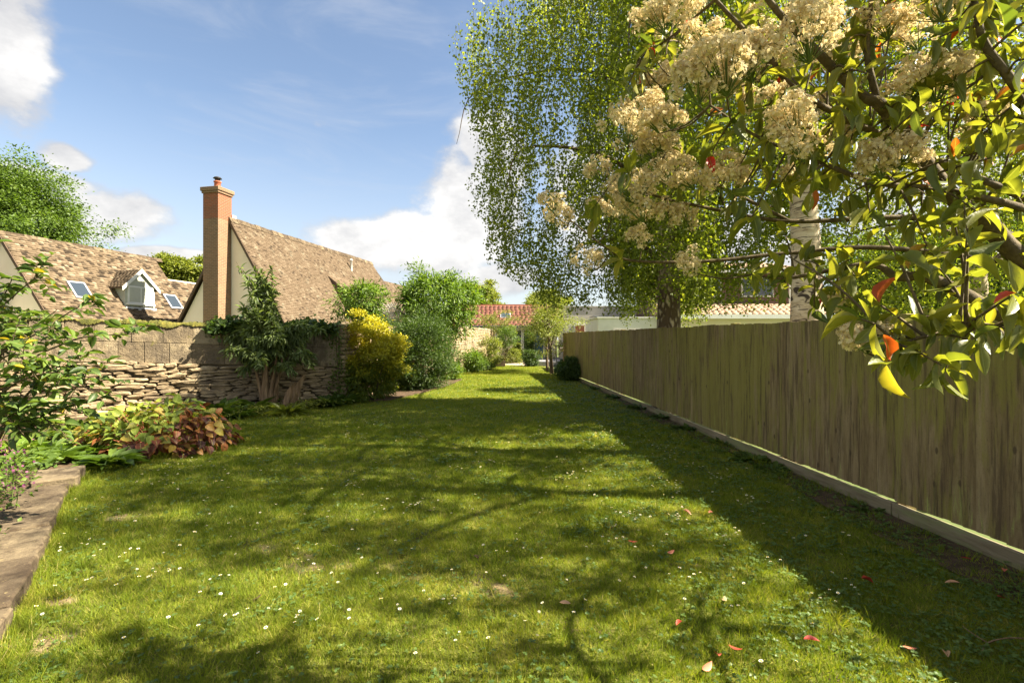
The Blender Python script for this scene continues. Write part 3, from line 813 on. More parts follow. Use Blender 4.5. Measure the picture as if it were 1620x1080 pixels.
# chimney against the gable
ch = MB().box(-.84, -.02, -.80, -.02, 0, zr - .15).build('chimney', M['brick'], h1)
cw = .41
MB().box(-.84, -.02, -.80, .0, zr - .148, zr + 1.02).build('chimney_shaft', M['brick_red'], ch)
MB().box(-.89, .03, -.85, .05, zr + 1.02, zr + 1.12).box(-.93, .07, -.89, .09, zr + 1.122, zr + 1.30).build('chimney_cap', M['brick'], ch, .012)
MB().box(-.14, .02, .0, .26, zr - .5, zr + .18).build('flashing', M['lead'], ch)
def lathe(prof, mat, name, parent, loc, seg=14):
    V = []; Fq = []
    for (r_, z_) in prof:
        V += [(r_ * math.cos(a), r_ * math.sin(a), z_) for a in np.linspace(0, 2 * math.pi, seg, endpoint=False)]
    for k in range(len(prof) - 1):
        Fq += [(k * seg + j, k * seg + (j + 1) % seg, (k + 1) * seg + (j + 1) % seg, (k + 1) * seg + j) for j in range(seg)]
    me = bpy.data.meshes.new(name); me.from_pydata(V, [], Fq); me.update()
    for p in me.polygons: p.use_smooth = True
    return link(name, me, parent, loc, mat)
lathe([(.16, 0), (.145, .08), (.135, .30), (.165, .32), (.165, .37), (.12, .38), (.11, .30)], M['terracotta'], 'chimney_pot', ch, (-.43, -.40, zr + 1.30))
lathe([(.11, .0), (.11, .10), (.115, .10), (.115, .13), (.19, .14), (.13, .21), (.0, .24)], M['dark_metal'], 'cowl', ch, (-.43, -.40, zr + 1.66))
# gable window low on the right of the gable
wq = MB().box(1.1, 1.9, -.03, .05, 3.0, 3.9).build('window', M['white'], h1); MB().box(1.16, 1.84, -.045, .0, 3.06, 3.84).build('pane', M['glass'], wq)
# vent pipe and the tile-cheeked catslide dormer on the right slope
def on_slope(y, z):       # point on the right-hand slope
    return Vector(((zr - z) / pit, y, z))
p = on_slope(9.4, zr - 1.15)
lathe([(.075, -.2), (.075, .62), (.10, .63), (.10, .70), (.03, .74)], M['white'], 'vent_pipe', h1, p)
ya, yb = 5.9, 12.2
A_ = on_slope(ya, zr - 1.95); B_ = on_slope(ya, zr - 4.7); C_ = A_ + Vector((2.55, 0, -2.0))
q = MB(); q.prism([A_, B_, Vector((B_.x + .55, ya, B_.z - .9)), Vector((C_.x - .15, ya, C_.z - .25)), C_], (0, yb - ya, 0)); dm = q.build('dormer', M['brown_board'], h1)
dv_ = (A_ - C_).normalized()
tile_field('dormer_tiles', dm, C_ + Vector((.0, 0, .03)), (0, 1, 0), dv_, yb - ya, (A_ - C_).length, .165, .10, M['slate'], 21, .03, .3)
# hip end and lower wing beyond
zw = 6.15; hw2 = (zw - 2.3) / pit
q = MB(); q.prism([(-hw2, LH, 0), (hw2, LH, 0), (hw2, LH, 2.3), (0, LH, zw), (-hw2, LH, 2.3)], (0, 7.0, 0)); wing = q.build('wing', M['cream'], h1)
for sgn in (1, -1):
    up = Vector((-sgn * hw2, 0, zw - 2.3)).normalized(); e = Vector((sgn * (hw2 + .2), LH + .02, 2.3 - .2 * pit + .05))
    tile_field('wing_tiles', wing, e, (0, 1, 0), up, 7.1, math.hypot(hw2, zw - 2.3) + .4, .165, .10, M['slate'], 31 + sgn, .03, .3)
# hip slope between the ridge end and the wing
q = MB(); q.prism([(0, LH + .04, zr - .02), (hw, LH + .04, 2.3), (hw2 * .2, LH + 1.2, zw - .1)], (-.05, 0, -.05)); q.build('hip', M['slate'], h1)

# --- house at far left with the dormer
a2 = P(5, 367, 20.0); z2 = a2.z; pit2 = 1.31; hw_2 = (z2 - 2.2) / pit2
h2 = thing('cottage', (a2.x, a2.y, 0), 'stone-tiled house with a small white gabled dormer and two skylights', 'house', rz=hz)
L2 = 6.6
q = MB(); q.prism([(-hw_2 + .15, 0, 0), (hw_2 - .15, 0, 0), (hw_2 - .15, 0, 2.2), (0, 0, z2 - .2), (-hw_2 + .15, 0, 2.2)], (0, L2, 0)); q.build('wall', M['cream'], h2)
sl2 = math.hypot(hw_2, z2 - 2.2)
for sgn in (1, -1):
    q = MB(); q.prism([(sgn * (hw_2 + .22), -.16, 2.2 - .22 * pit2 - .10), (0, -.16, z2 - .10), (0, -.16, z2 - .02), (sgn * (hw_2 + .22), -.16, 2.2 - .22 * pit2 - .02)], (0, L2 + .2, 0))
    rf = q.build('roof_slope', M['slate2'], h2)
    up = Vector((-sgn * hw_2, 0, z2 - 2.2)).normalized()
    e = Vector((sgn * (hw_2 + .22), -.18, 2.2 - .22 * pit2)) + Vector((sgn * pit2, 0, 1)).normalized() * .004
    tile_field('roof_tiles', rf, e, (0, 1, 0), up, L2 + .24, sl2 + .25 * 1.6, .17, .125, M['slate2'], 41 + sgn, .045, .9)
    q = MB(); q.prism([(sgn * (hw_2 + .25), 0, 2.2 - .25 * pit2 - .2), (0, 0, z2 - .22), (0, 0, z2 - .015), (sgn * (hw_2 + .25), 0, 2.2 - .25 * pit2 - .005)], (0, -.05, 0))
    q.build('barge_board', M['brown_board'], h2).location.y = -.155
y = -.2
while y < L2 + .05:
    q = MB(); l = random.uniform(.40, .52)
    q.prism([(-.15, y, z2 - .15), (-.02, y, z2 + .05), (.02, y, z2 + .05), (.15, y, z2 - .15), (.11, y, z2 - .17), (0, y, z2 - .01), (-.11, y, z2 - .17)], (0, l - .01, 0))
    ob = q.build('ridge_tile', M['slab'], h2); ob.location.z = random.uniform(-.01, .015); y += l
def slope2(y, z): return Vector(((z2 - z) / pit2, y, z))
# dormer: its face looks to the right (local +x)
yd0, yd1 = 3.25, 4.75; ym = (yd0 + yd1) / 2
zs, ze, zt = 3.05, 4.18, 4.92
xf = slope2(0, zs).x - .05
q = MB(); q.prism([(xf, yd0, zs), (xf, yd1, zs), (xf, yd1, ze), (xf, ym, zt), (xf, yd0, ze)], (-1.6, 0, 0)); dmr = q.build('dormer', M['sage'], h2)
for sgn in (-1, 1):
    ex = ym + sgn * .95; zb = zt + .06 - .95 * (zt - ze) / (ym - yd0)
    q = MB(); q.prism([(xf + .08, ex, zb - .05), (xf + .08, ym, zt + .03), (xf + .08, ym, zt + .07), (xf + .08, ex, zb + .0)], (-2.2, 0, 0)); q.build('dormer_roof', M['brown_board'], dmr)
    up = (Vector((0, ym, zt + .07)) - Vector((0, ex, zb))).normalized()
    tile_field('dormer_tiles', dmr, (xf - 1.55, ex, zb + .015), (1, 0, 0), up, 1.64, math.hypot(.95, zt + .07 - zb), .2, .12, M['slate2'], 51 + sgn, .02, .4)
    q = MB(); q.prism([(xf + .085, ex - sgn * .0, zb - .15), (xf + .085, ym, zt - .10), (xf + .085, ym, zt + .09), (xf + .085, ex, zb + .02)], (.035, 0, 0)); q.build('barge_board', M['white'], dmr)
wfr = MB().box(xf - .01, xf + .05, yd0 + .12, yd1 - .12, zs + .28, ze - .02).build('window', M['white'], dmr)
for (a, b_) in ((yd0 + .18, ym - .03), (ym + .03, yd1 - .18)):
    MB().box(xf + .03, xf + .056, a, b_, zs + .34, ze - .09).build('pane', M['blind'], wfr)
MB().box(xf + .0, xf + .12, yd0 + .06, yd1 - .06, zs + .20, zs + .272).build('sill', M['white'], dmr)
MB().box(xf - .2, xf + .10, yd0 - .02, yd1 + .02, zs - .06, zs + .10).build('flashing', M['lead'], dmr)
for (yc, zc_) in ((1.62, 3.72), (6.05, 3.55)):
    c0 = slope2(yc, zc_); up = Vector((-1, 0, pit2)).normalized(); nr = Vector((pit2, 0, 1)).normalized()
    fr = MB().obox(c0 - Vector((0, .36, 0)) - up * .45 + nr * .0, (0, 1, 0), up, nr, .72, .92, .09).build('skylight', M['lead'], h2)
    MB().obox(c0 - Vector((0, .29, 0)) - up * .38 + nr * .088, (0, 1, 0), up, nr, .58, .78, .012).build('pane', M['glass'], fr)
# lower wings: one behind at the right, one in front at the left
q = MB(); q.prism([(-1.5, L2, 0), (2.4, L2, 0), (2.4, L2, 2.2), (.4, L2, 4.95), (-1.5, L2, 2.2)], (0, 4, 0)); wg = q.build('rear_wing', M['cream'], h2)
tile_field('rear_tiles', wg, (2.55, L2 + .02, 2.05), (0, 1, 0), Vector((-2.15, 0, 2.9)), 4, 3.62, .24, .14, M['slate2'], 61, .04, .9)
q = MB(); q.prism([(-3.6, -2.6, 0), (.1, -2.6, 0), (.1, -2.6, 2.9), (-1.75, -2.6, 5.05), (-3.6, -2.6, 2.9)], (0, 2.55, 0)); wg = q.build('front_wing', M['cream'], h2)
tile_field('front_tiles', wg, (.28, -2.75, 2.72), (0, 1, 0), Vector((-2.03, 0, 2.36)), 2.7, 3.1, .24, .14, M['slate2'], 62, .04, .9)
q = MB(); q.prism([(.3, -2.72, 2.50), (-1.75, -2.72, 4.88), (-1.75, -2.72, 5.08), (.3, -2.72, 2.70)], (0, -.05, 0)); q.build('barge_board', M['brown_board'], wg)

# --- bungalow at the end of the garden (faces the camera)
by = 36.5; bl, br = -4.5, 3.4
h3 = thing('bungalow', (0, by, 0), 'low bungalow with red tiled roof and white glazed doors closing the far end', 'house')
MB().box(bl, br, 0, 6, 0, 2.62).build('wall', M['cream'], h3)
rz_ = 1.6 + 54 / F * (by + 3.2)
rs = MB(); rs.prism([(bl - .3, -.45, 2.60), (bl - .3, 3.1, rz_ - .03), (bl - .3, 6.6, 2.60)], (br - bl + .6, 0, 0)); rf = rs.build('roof', M['red_tile'], h3)
tile_field('roof_tiles', rf, (bl - .3, -.5, 2.63), (1, 0, 0), (0, 3.6, rz_ - 2.6), br - bl + .6, math.hypot(3.6, rz_ - 2.6), .34, .32, M['red_tile'], 71, .07, .02)
MB().box(bl - .3, br + .3, 3.0, 3.25, rz_ - .05, rz_ + .07).build('ridge_tile', M['terracotta'], rf)
MB().box(bl - .3, br + .3, -.56, -.47, 2.42, 2.62).build('fascia', M['white'], h3)
MB().box(bl - .3, br + .3, -.66, -.565, 2.50, 2.60).build('gutter', M['dark_metal'], h3)
fr = MB().obox((-.9, .72, 3.05 + .14), (1, 0, 0), (0, 3.6, rz_ - 2.6), (0, -(rz_ - 2.6), 3.6), .8, .9, .10).build('skylight', M['lead'], h3)
MB().obox((-.82, .78, 3.10 + .18), (1, 0, 0), (0, 3.6, rz_ - 2.6), (0, -(rz_ - 2.6), 3.6), .64, .74, .075).build('pane', M['glass'], fr)
for k, x0 in enumerate((.02, .80)):
    d_ = MB().box(x0, x0 + .09, -.06, .02, .30, 2.38).box(x0 + .67, x0 + .76, -.06, .02, .30, 2.38).box(x0 + .09, x0 + .67, -.06, .02, .30, .52).box(x0 + .09, x0 + .67, -.06, .02, 2.28, 2.38).build('door', M['white'], h3)
    MB().box(x0 + .09, x0 + .67, -.03, -.005, .52, 2.28).build('pane', M['glass'], d_)
MB().box(-.08, 1.66, -.35, -.01, .0, .29).build('door_step', M['grey_paving'], h3)
MB().box(1.75, 2.35, -.04, .03, .25, 2.2).build('blue_door', M['blue'], h3)
w_ = MB().box(-2.6, -1.2, -.05, .03, 1.0, 2.2).build('window', M['white'], h3); MB().box(-2.52, -1.28, -.07, -.02, 1.08, 2.12).build('pane', M['glass'], w_)

# --- flat-roofed cream block to the right of it
h4 = thing('outbuilding', (4.9, 31.5, 0), 'plain cream flat-roofed block with a brown panel door beyond the fence end', 'building')
MB().box(-1.4, 4.4, 0, 5, 0, 3.72).build('wall', M['grey_cream'], h4)
MB().box(-1.45, 4.45, -.05, 5.05, 3.722, 3.78).build('roof_edge', M['grey_cream'], h4)
dr = MB().box(-.86, -.16, -.05, .02, 0, 2.62).build('door_frame', M['white'], h4); MB().box(-.78, -.2, -.07, -.03, 0, 2.52).build('door_panel', M['rust_panel'], dr)
sh = thing('shed', (5.6, 29.6, 0), 'white painted lean-to beside the cream block, seen over the fence', 'shed')
q = MB(); q.prism([(-.55, 0, 0), (1.6, 0, 0), (1.6, 0, 2.75), (.8, 0, 3.02), (-.55, 0, 3.02)], (0, 1.6, 0)); q.build('wall', M['white'], sh)
MB().box(-.6, 1.65, -.05, 1.65, 3.022, 3.07).build('roof', M['lead'], sh)

# --- brick house seen over the fence
h5 = thing('brick_house', (11.5, 24.5, 0), 'brown brick house with white windows and a tiled lean-to, seen between the birches', 'house')
MB().box(-3.4, 2.5, 0, 7, 0, 5.05).build('wall', M['brick_brown'], h5)
q = MB(); q.prism([(-3.8, -.5, 5.08), (-3.8, 3.5, 6.0), (-3.8, 7.5, 5.1)], (6.7, 0, 0)); rf = q.build('roof', M['pan_tile'], h5)
tile_field('roof_tiles', rf, (-3.8, -.52, 5.13), (1, 0, 0), (0, 4, .9), 6.7, 4.1, .30, .30, M['pan_tile'], 81, .05, .1)
MB().box(-3.8, 2.9, -.62, -.52, 4.90, 5.12).build('fascia', M['white'], h5)
MB().box(2.505, 2.72, -.1, .1, 3.3, 5.0).build('white_trim', M['white'], h5)
for (x0, x1) in ((-2.6, -.9), (.1, 1.75)):
    w_ = MB().box(x0, x1, -.05, .04, 3.75, 4.75).build('window', M['white'], h5)
    xm = (x0 + x1) / 2
    MB().box(x0 + .08, xm - .04, -.07, -.02, 3.83, 4.67).build('pane', M['glass'], w_); MB().box(xm + .04, x1 - .08, -.07, -.02, 3.83, 4.67).build('pane', M['glass'], w_)
MB().box(-4.4, 2.9, -2.2, -.01, 0, 2.75).build('lean_to_wall', M['cream'], h5)
q = MB(); q.prism([(-4.5, -2.5, 2.72), (-4.5, -.02, 3.40), (-4.5, -.02, 2.75)], (7.5, 0, 0)); lt = q.build('lean_to_roof', M['pan_tile'], h5)
tile_field('lean_to_tiles', lt, (-4.5, -2.52, 2.75), (1, 0, 0), (0, 2.48, .68), 7.5, 2.57, .30, .26, M['pan_tile'], 82, .06, .1)
MB().box(-4.5, 3.0, -2.62, -2.53, 2.55, 2.74).build('lean_to_fascia', M['white'], h5)
ext = thing('garage', (7.2, 23.0, 0), 'white rendered flat garage half hidden by the birch trunk', 'building')
MB().box(-3.1, .6, 0, 4, 0, 2.62).build('wall', M['white'], ext); MB().box(-3.16, .66, -.06, 4.06, 2.622, 2.68).build('roof', M['white'], ext)
MB().box(-2.4, -.9, -.03, .02, .0, 2.1).build('garage_door', M['grey_cream'], ext)

# ------------------------------------------------------------------ plants
def clumped(center, rad, nclump, per, clump_r, shell=.55, lump=.18, zmin=None, seed=0):
    """leaf points grouped in clumps over a lumpy ellipsoid; returns pos, outward dir, clump id"""
    r = np.random.default_rng(seed + 1)
    d = unit(r.normal(size=(nclump, 3)))
    rr = (shell + (1 - shell) * r.random(nclump) ** .6)
    ph = r.uniform(0, 6, 3)
    rr = rr * (1 + lump * np.sin(d[:, 0] * 4 + ph[0]) * np.sin(d[:, 2] * 5 + ph[1]) + lump * .6 * np.sin(d[:, 1] * 7 + ph[2]))
    rr = np.where(r.random(nclump) < .13, rr * r.uniform(1.08, 1.3, nclump), rr)
    c = np.asarray(center) + d * rr[:, None] * np.asarray(rad)
    cnt = np.maximum(3, (per * 2.4 * r.uniform(.5, 1.5, nclump)).astype(int))
    idx = np.repeat(np.arange(nclump), cnt)
    off = r.normal(size=(len(idx), 3)) * clump_r * np.array([1, 1, .6])
    p = c[idx] + off
    out = unit(unit(p - np.asarray(center)) * .8 + unit(off) * .7)
    if zmin is not None:
        k = p[:, 2] > zmin
        p, out, idx = p[k], out[k], idx[k]
    return p, out, idx

def foliage(name, pts, out, mat, parent, lsize, aspect, T=T_DIA, droop=.3, seed=0, tint=None, kind='stuff', spread=.8):
    r = np.random.default_rng(seed + 77); n_ = len(pts)
    ax = unit(out + r.normal(size=(n_, 3)) * spread * .7 + np.array([0, 0, -droop]))
    up = unit(np.array([0, 0, 1.0]) + out * .5 + r.normal(size=(n_, 3)) * .55)
    L = lsize * r.uniform(.65, 1.3, n_)
    if tint is None: tint = np.clip(r.normal(.45, .22, n_), 0, 1)
    return leaf_mesh(name, T, pts, ax, up, L, L * aspect, tint, mat, parent, kind)

def bush(name, label, cat, base, rad, nclump, per, clump_r, mat, lsize, aspect=.45, T=T_DIA, zc=None, stems=5, seed=1, shell=.5, droop=.2, group=None, tintf=None, bark='bark', zmin=.03, stem_r=.02, crown='foliage', lump=.18):
    t = thing(name, base, label, cat, group)
    zc = rad[2] if zc is None else zc
    p, o, idx = clumped((0, 0, zc), rad, nclump, per, clump_r, shell, lump, zmin - base[2], seed)
    tint = None
    if tintf is not None: tint = tintf(p, o, idx)
    foliage(crown, p, o, M[mat], t, lsize, aspect, T, droop, seed, tint)
    r = random.Random(seed)
    for k in range(stems):
        q = Vector(p[r.randrange(len(p))]) * .8
        m_ = Vector((q.x * .45 + r.uniform(-.05, .05), q.y * .45 + r.uniform(-.05, .05), q.z * .5))
        pts = curve([(r.uniform(-.06, .06), r.uniform(-.06, .06), -.04), m_, q], 5)
        tube_obj('stem', [(pts, np.linspace(stem_r, stem_r * .35, len(pts)))], M[bark], t, 5)
    return t

def tree(name, label, base, H, trunk_r, rad, zc, nclump, per, clump_r, mat, lsize, aspect=.5, seed=1, bark='bark', lean=(0, 0), nlimb=7, droop=.25, group=None, shell=.45, T=T_DIA, fork=.35, lump=.2):
    t = thing(name, base, label, 'tree', group)
    r = random.Random(seed)
    top = Vector((lean[0], lean[1], zc + rad[2] * .5))
    trunk = curve([(0, 0, -.1), (lean[0] * .3 + r.uniform(-.05, .05), lean[1] * .3, zc * .35), (lean[0] * .7, lean[1] * .7, zc * .8), top], 6)
    tr = trunk_r * np.linspace(1.15, .25, len(trunk)); tr[0] *= 1.2
    tube_obj('trunk', [(trunk, tr)], M[bark], t, 9)
    c = np.array([lean[0] * .8, lean[1] * .8, zc])
    p, o, idx = clumped(c, rad, nclump, per, clump_r, shell, lump, .2, seed)
    for k in range(nlimb):
        q = Vector(c + (p[r.randrange(len(p))] - c) * .82)
        s_ = trunk[int(len(trunk) * r.uniform(fork, .8))]
        m_ = (Vector(s_) + q) / 2 + Vector((0, 0, .12 * (q - Vector(s_)).length))
        pts = curve([s_, m_, q], 6)
        tube_obj('limb', [(pts, np.linspace(trunk_r * .45, trunk_r * .08, len(pts)))], M[bark], t, 6)
    foliage('crown', p, o, M[mat], t, lsize, aspect, T, droop, seed)
    return t

# --- silver birches behind the fence
def birch(label, base, H, r0, barkm, reach, seed, nl=20, zlow=2.6, hang=(0.6, 1.5), nstr=3000, first=2.6, env=(), right=.85, back=1.0, gap=-.5, lean=(0, 0), lsize=.064):
    t = thing('birch_tree', base, label, 'tree', 'silver birches behind the fence')
    r = np.random.default_rng(seed); rr = random.Random(seed)
    trunk = curve([(0, 0, -.1), (.05, .03, H * .25), (lean[0] * .5 - .06, lean[1] * .5 + .05, H * .5), (lean[0] * .8 + .05, lean[1] * .8, H * .8), (lean[0], lean[1], H)], 8)
    tr = r0 * np.interp(np.linspace(0, 1, len(trunk)), [0, .08, .5, 1], [1.12, .95, .55, .06])
    tube_obj('trunk', [(trunk, tr)], M[barkm], t, 14)
    twigs = []; P_, O_ = [], []
    for k in range(nl):
        f = (k + .5) / nl; h = first + (H * .95 - first) * f ** 1.05
        s_ = np.array([np.interp(h, trunk[:, 2], trunk[:, j]) for j in range(3)])
        az = k * 2.39996 + rr.uniform(-.4, .4)
        d = np.array([math.cos(az), math.sin(az), 0])
        L = reach(az, h) * rr.uniform(.8, 1.08)
        mid = s_ + d * L * .5 + np.array([0, 0, .42 * L * .8]); end = s_ + d * L + np.array([0, 0, .30 * L])
        tip = s_ + d * L * 1.12 + np.array([0, 0, .02 * L])
        pts = curve([s_, s_ + d * L * .2 + np.array([0, 0, .2 * L]), mid, end, tip], 5)
        lr = r0 * .30 * (1 - .6 * f)
        tube_obj('limb', [(pts, np.linspace(lr, .006, len(pts)))], M['bark'], t, 6)
        for j in range(6):       # side branches
            u = rr.uniform(.22, 1.0); b0 = pts[int(u * (len(pts) - 1))]
            a2 = az + rr.choice((-1, 1)) * rr.uniform(.3, 1.3)
            d2 = np.array([math.cos(a2), math.sin(a2), rr.uniform(.0, .5)])
            l2 = rr.uniform(.5, 1.1)
            sp = curve([b0, b0 + d2 * l2 * .55 + np.array([0, 0, .1]), b0 + d2 * l2 + np.array([0, 0, -.12])], 4)
            twigs.append((sp, np.linspace(.014, .004, len(sp))))
    # hanging strands fill the crown's volume in clumps
    zz = np.array([e[0] for e in env]); rz_ = np.array([e[1] for e in env])
    def rad(x, y, z):
        a = np.arctan2(y, x)
        k = np.where(np.cos(a) < 0, 1.0, right) * (1 - .12 * np.abs(np.sin(a))) * np.where(np.sin(a) > .3, back, 1.0)
        return np.interp(z, zz, rz_, left=0, right=0) * k * (1 + .10 * np.sin(a * 5 + z * 1.3) + .07 * np.sin(a * 11 - z * 2.1))
    made = 0
    ph3 = r.uniform(0, 6, 6)
    while made < nstr:
        z = r.uniform(zz[0] + .4, zz[-1]); a = r.uniform(0, 2 * math.pi); f = r.uniform(.05, 1.0) ** .36
        R0 = float(rad(math.cos(a), math.sin(a), z)) * f
        if r.random() > (R0 / rz_.max()) ** .5: continue
        x, y = math.cos(a) * R0 + lean[0] * z / H, math.sin(a) * R0 + lean[1] * z / H
        nz = .6 * math.sin(x * 1.9 + ph3[0] + .8 * z) + .6 * math.sin(y * 2.1 + ph3[1] - 1.1 * z) + math.sin((x + y) * 3.3 + 2.7 * z + ph3[2]) + math.sin(x * 5.3 - z * 3.9 + ph3[3]) + math.sin(y * 5.7 + z * 4.3 + ph3[4])
        if nz < gap: continue
        made += 1
        hl = r.uniform(*hang); nlf = int(hl / .036)
        sway = r.normal(size=2) * .10
        tt = np.sort(r.random(nlf)); q = np.stack([x + sway[0] * tt, y + sway[1] * tt, z + .15 - hl * tt], -1)
        q = q + r.normal(size=(nlf, 3)) * .05
        k_ = (np.hypot(q[:, 0], q[:, 1]) < rad(q[:, 0], q[:, 1], q[:, 2]) * 1.06) & (q[:, 2] > zlow + r.uniform(0, .8))
        if k_.sum() < 3: continue
        if r.random() < .45: twigs.append((np.array([q[k_][0], q[k_].mean(0), q[k_][-1]]), np.array([.0035, .0028, .0018])))
        P_.append(q[k_]); O_.append(unit(r.normal(size=(int(k_.sum()), 3)) + np.array([0, 0, -.9])))
    V, Fq = tubes(twigs, 3)
    prop(link('twigs', mesh('twigs', V, np.concatenate([Fq[:, [0, 1, 2]], Fq[:, [0, 2, 3]]]), None, False, (M['twig'],)), t), kind='stuff')
    p = np.concatenate(P_); o = np.concatenate(O_); n_ = len(p)
    L = lsize * r.uniform(.7, 1.25, n_)
    leaf_mesh('crown', T_DIA, p, o, unit(r.normal(size=(n_, 3)) + np.array([0, 0, .6])), L, L * .78, np.clip(r.normal(.5, .25, n_), 0, 1), M['l_birch'], t, 'stuff')
    return t, n_
def reach1(az, h):
    c = math.cos(az)          # -1 = towards the lawn
    k = np.interp(h, [2.5, 4, 6, 9, 13], [1.7, 2.9, 3.8, 3.7, 1.5])
    return k * (1.0 + .2 * max(0, -c))
def reach2(az, h):
    k = np.interp(h, [2.5, 4, 7, 10, 13], [1.7, 2.6, 3.2, 2.8, 1.0]); return k
b1 = P(1055, 500, 10.8); b2 = P(1272, 500, 6.5)
nb = []
nb.append(birch('silver birch with rugged fissured foot, weeping over the middle of the fence', (b1.x, b1.y, 0), 10.8, .30, 'birch_rough', reach1, 5, 18, 2.1, (0.6, 1.6), 5900, env=[(1.9, 2.5), (2.7, 2.9), (3.4, 3.4), (4.0, 3.6), (4.7, 4.0), (5.9, 4.55), (7, 4.3), (8.6, 4.2), (9.6, 2.9), (10.8, .6)], back=.5, right=.72, gap=-.2)[1])
nb.append(birch('silver birch with pale smooth trunk, nearest behind the flowering photinia', (b2.x, b2.y, 0), 10.2, .235, 'birch_white', reach2, 9, 12, 3.6, (0.5, 1.3), 1050, 4.2, [(3.8, 1.4), (5, 2.4), (7, 3.0), (8.6, 2.5), (10.3, .5)], gap=-.1)[1])
nb.append(birch('slender birch behind the fence nearest the camera, above the photinia', (6.2, 4.4, 0), 11.2, .2, 'birch_white', reach2, 17, 10, 4.6, (0.5, 1.3), 1150, 5.0, [(4.8, 1.6), (6.5, 2.6), (8.5, 2.9), (10, 2.3), (11.3, .5)], gap=-.1)[1])
nb.append(birch('young birch behind the fence beyond the rugged one, its top just showing', (4.7, 14.8, 0), 6.2, .07, 'birch_white', lambda az, h: 1.3, 19, 7, 1.9, (0.4, 1.0), 900, 2.0, [(1.9, 1.2), (3, 1.6), (4.5, 1.5), (6.2, .4)])[1])
nb.append(birch('weeping birch farthest right behind the fence, mostly hidden by photinia leaves', (9.2, 9.6, 0), 10.3, .22, 'birch_white', reach2, 13, 12, 1.6, (0.6, 1.6), 2800, 2.6, [(1.5, 2.0), (4, 2.9), (7, 3.1), (9, 2.4), (10.4, .6)], gap=-.3)[1])


# --- photinia reaching in from the right
ph = thing('photinia_tree', (2.35, 1.15, 0), 'photinia with cream flower heads and some red leaves reaching in from the right', 'tree')
pl = ph.location.copy()
def PP(px, py, d): return P(px, py, d) - pl
fork = Vector((2.2, 1.3, 1.35)) - pl
tube_obj('trunk', [(curve([(0, 0, -.05), (.03, .02, .6), fork, Vector((2.15, 1.2, 2.2)) - pl, Vector((2.0, 1.1, 3.2)) - pl, Vector((1.8, 1.2, 3.9)) - pl], 6), np.linspace(.085, .012, 31))], M['twig'], ph, 10)
limbs = [
    ([fork, PP(1640, 425, 1.8), PP(1560, 350, 1.75), PP(1513, 319, 1.72), PP(1428, 210, 1.68), PP(1389, 163, 1.65), PP(1358, 148, 1.65), PP(1272, 62, 1.6), PP(1215, 0, 1.55), PP(1160, -80, 1.5)], .038, .006),
    ([PP(1620, 330, 1.65), PP(1580, 319, 1.6), PP(1486, 299, 1.6), PP(1381, 288, 1.6), PP(1280, 249, 1.65), PP(1194, 214, 1.7), PP(1124, 167, 1.75)], .013, .004),
    ([fork, PP(1625, 515, 1.75), PP(1519, 462, 1.7), PP(1460, 437, 1.7), PP(1419, 438, 1.75), PP(1371, 418, 1.8), PP(1244, 440, 1.9), PP(1190, 434, 2.0)], .030, .003),
    ([fork, PP(1650, 560, 1.5), PP(1560, 515, 1.35), PP(1480, 528, 1.3), PP(1420, 545, 1.3)], .014, .003),
    ([PP(1650, 230, 1.5), PP(1614, 148, 1.4), PP(1560, 74, 1.4), PP(1545, 20, 1.4), PP(1530, -60, 1.4)], .016, .006),
    ([PP(1660, 330, 1.95), PP(1450, 240, 1.95), PP(1272, 152, 1.85), PP(1214, 86, 1.8), PP(1132, 0, 1.75), PP(1080, -70, 1.7)], .016, .005),
    ([PP(1640, 380, 2.1), PP(1450, 345, 2.1), PP(1250, 350, 2.15), PP(1120, 329, 2.15), PP(1024, 305, 2.15), PP(955, 262, 2.15)], .014, .003),
    ([PP(1250, 350, 2.15), PP(1150, 300, 2.15), PP(1093, 276, 2.1), PP(1052, 263, 2.1), PP(990, 216, 2.1)], .008, .003),
    ([PP(1640, 420, 2.2), PP(1400, 392, 2.2), PP(1250, 400, 2.25), PP(1120, 413, 2.25), PP(1009, 413, 2.25), PP(966, 397, 2.25), PP(879, 330, 2.3)], .013, .003),
    ([PP(1389, 163, 1.65), PP(1372, 90, 1.62), PP(1376, 30, 1.6), PP(1380, -40, 1.55)], .012, .005),
    ([PP(1132, 0, 1.75), PP(1060, 60, 1.9), PP(1010, 90, 2.0)], .006, .003),
]
LP = []
for pts, ra, rb in limbs:
    c = curve(pts, 8)
    tube_obj('limb', [(c, np.linspace(ra, rb, len(c)))], M['twig'], ph, 7)
    LP.append(c)
LPa = np.concatenate(LP)
# leafy shoots: sample places in the photo's outline of the tree, plus the unseen top that shades the lawn
outline = [(1030, -30), (1010, 110), (960, 180), (930, 265), (865, 300), (860, 345), (930, 440), (1060, 450), (1130, 435), (1250, 475), (1330, 500), (1400, 575), (1500, 590), (1600, 545), (1660, 540), (1660, -30)]
def inside(x, y, poly):
    c = False; j = len(poly) - 1
    for i in range(len(poly)):
        xi, yi = poly[i]; xj, yj = poly[j]
        if (yi > y) != (yj > y) and x < (xj - xi) * (y - yi) / (yj - yi) + xi: c = not c
        j = i
    return c
rp = random.Random(3)
shoots = []
while len(shoots) < 185:
    x, y = rp.uniform(860, 1660), rp.uniform(-30, 590)
    if not inside(x, y, outline): continue
    keepp = np.interp(x, [860, 1050, 1250, 1500], [.35, .5, .8, 1])
    if y > 330 and x < 1400: keepp *= .45
    if y > 480: keepp *= .8
    if rp.random() > keepp: continue
    d = np.interp(x, [860, 1100, 1350, 1640], [2.25, 1.95, 1.65, 1.45]) + rp.uniform(-.28, .45)
    if y > 490: d = rp.uniform(1.15, 1.5)
    shoots.append(np.array(PP(x, y, d)))
nvis = len(shoots)
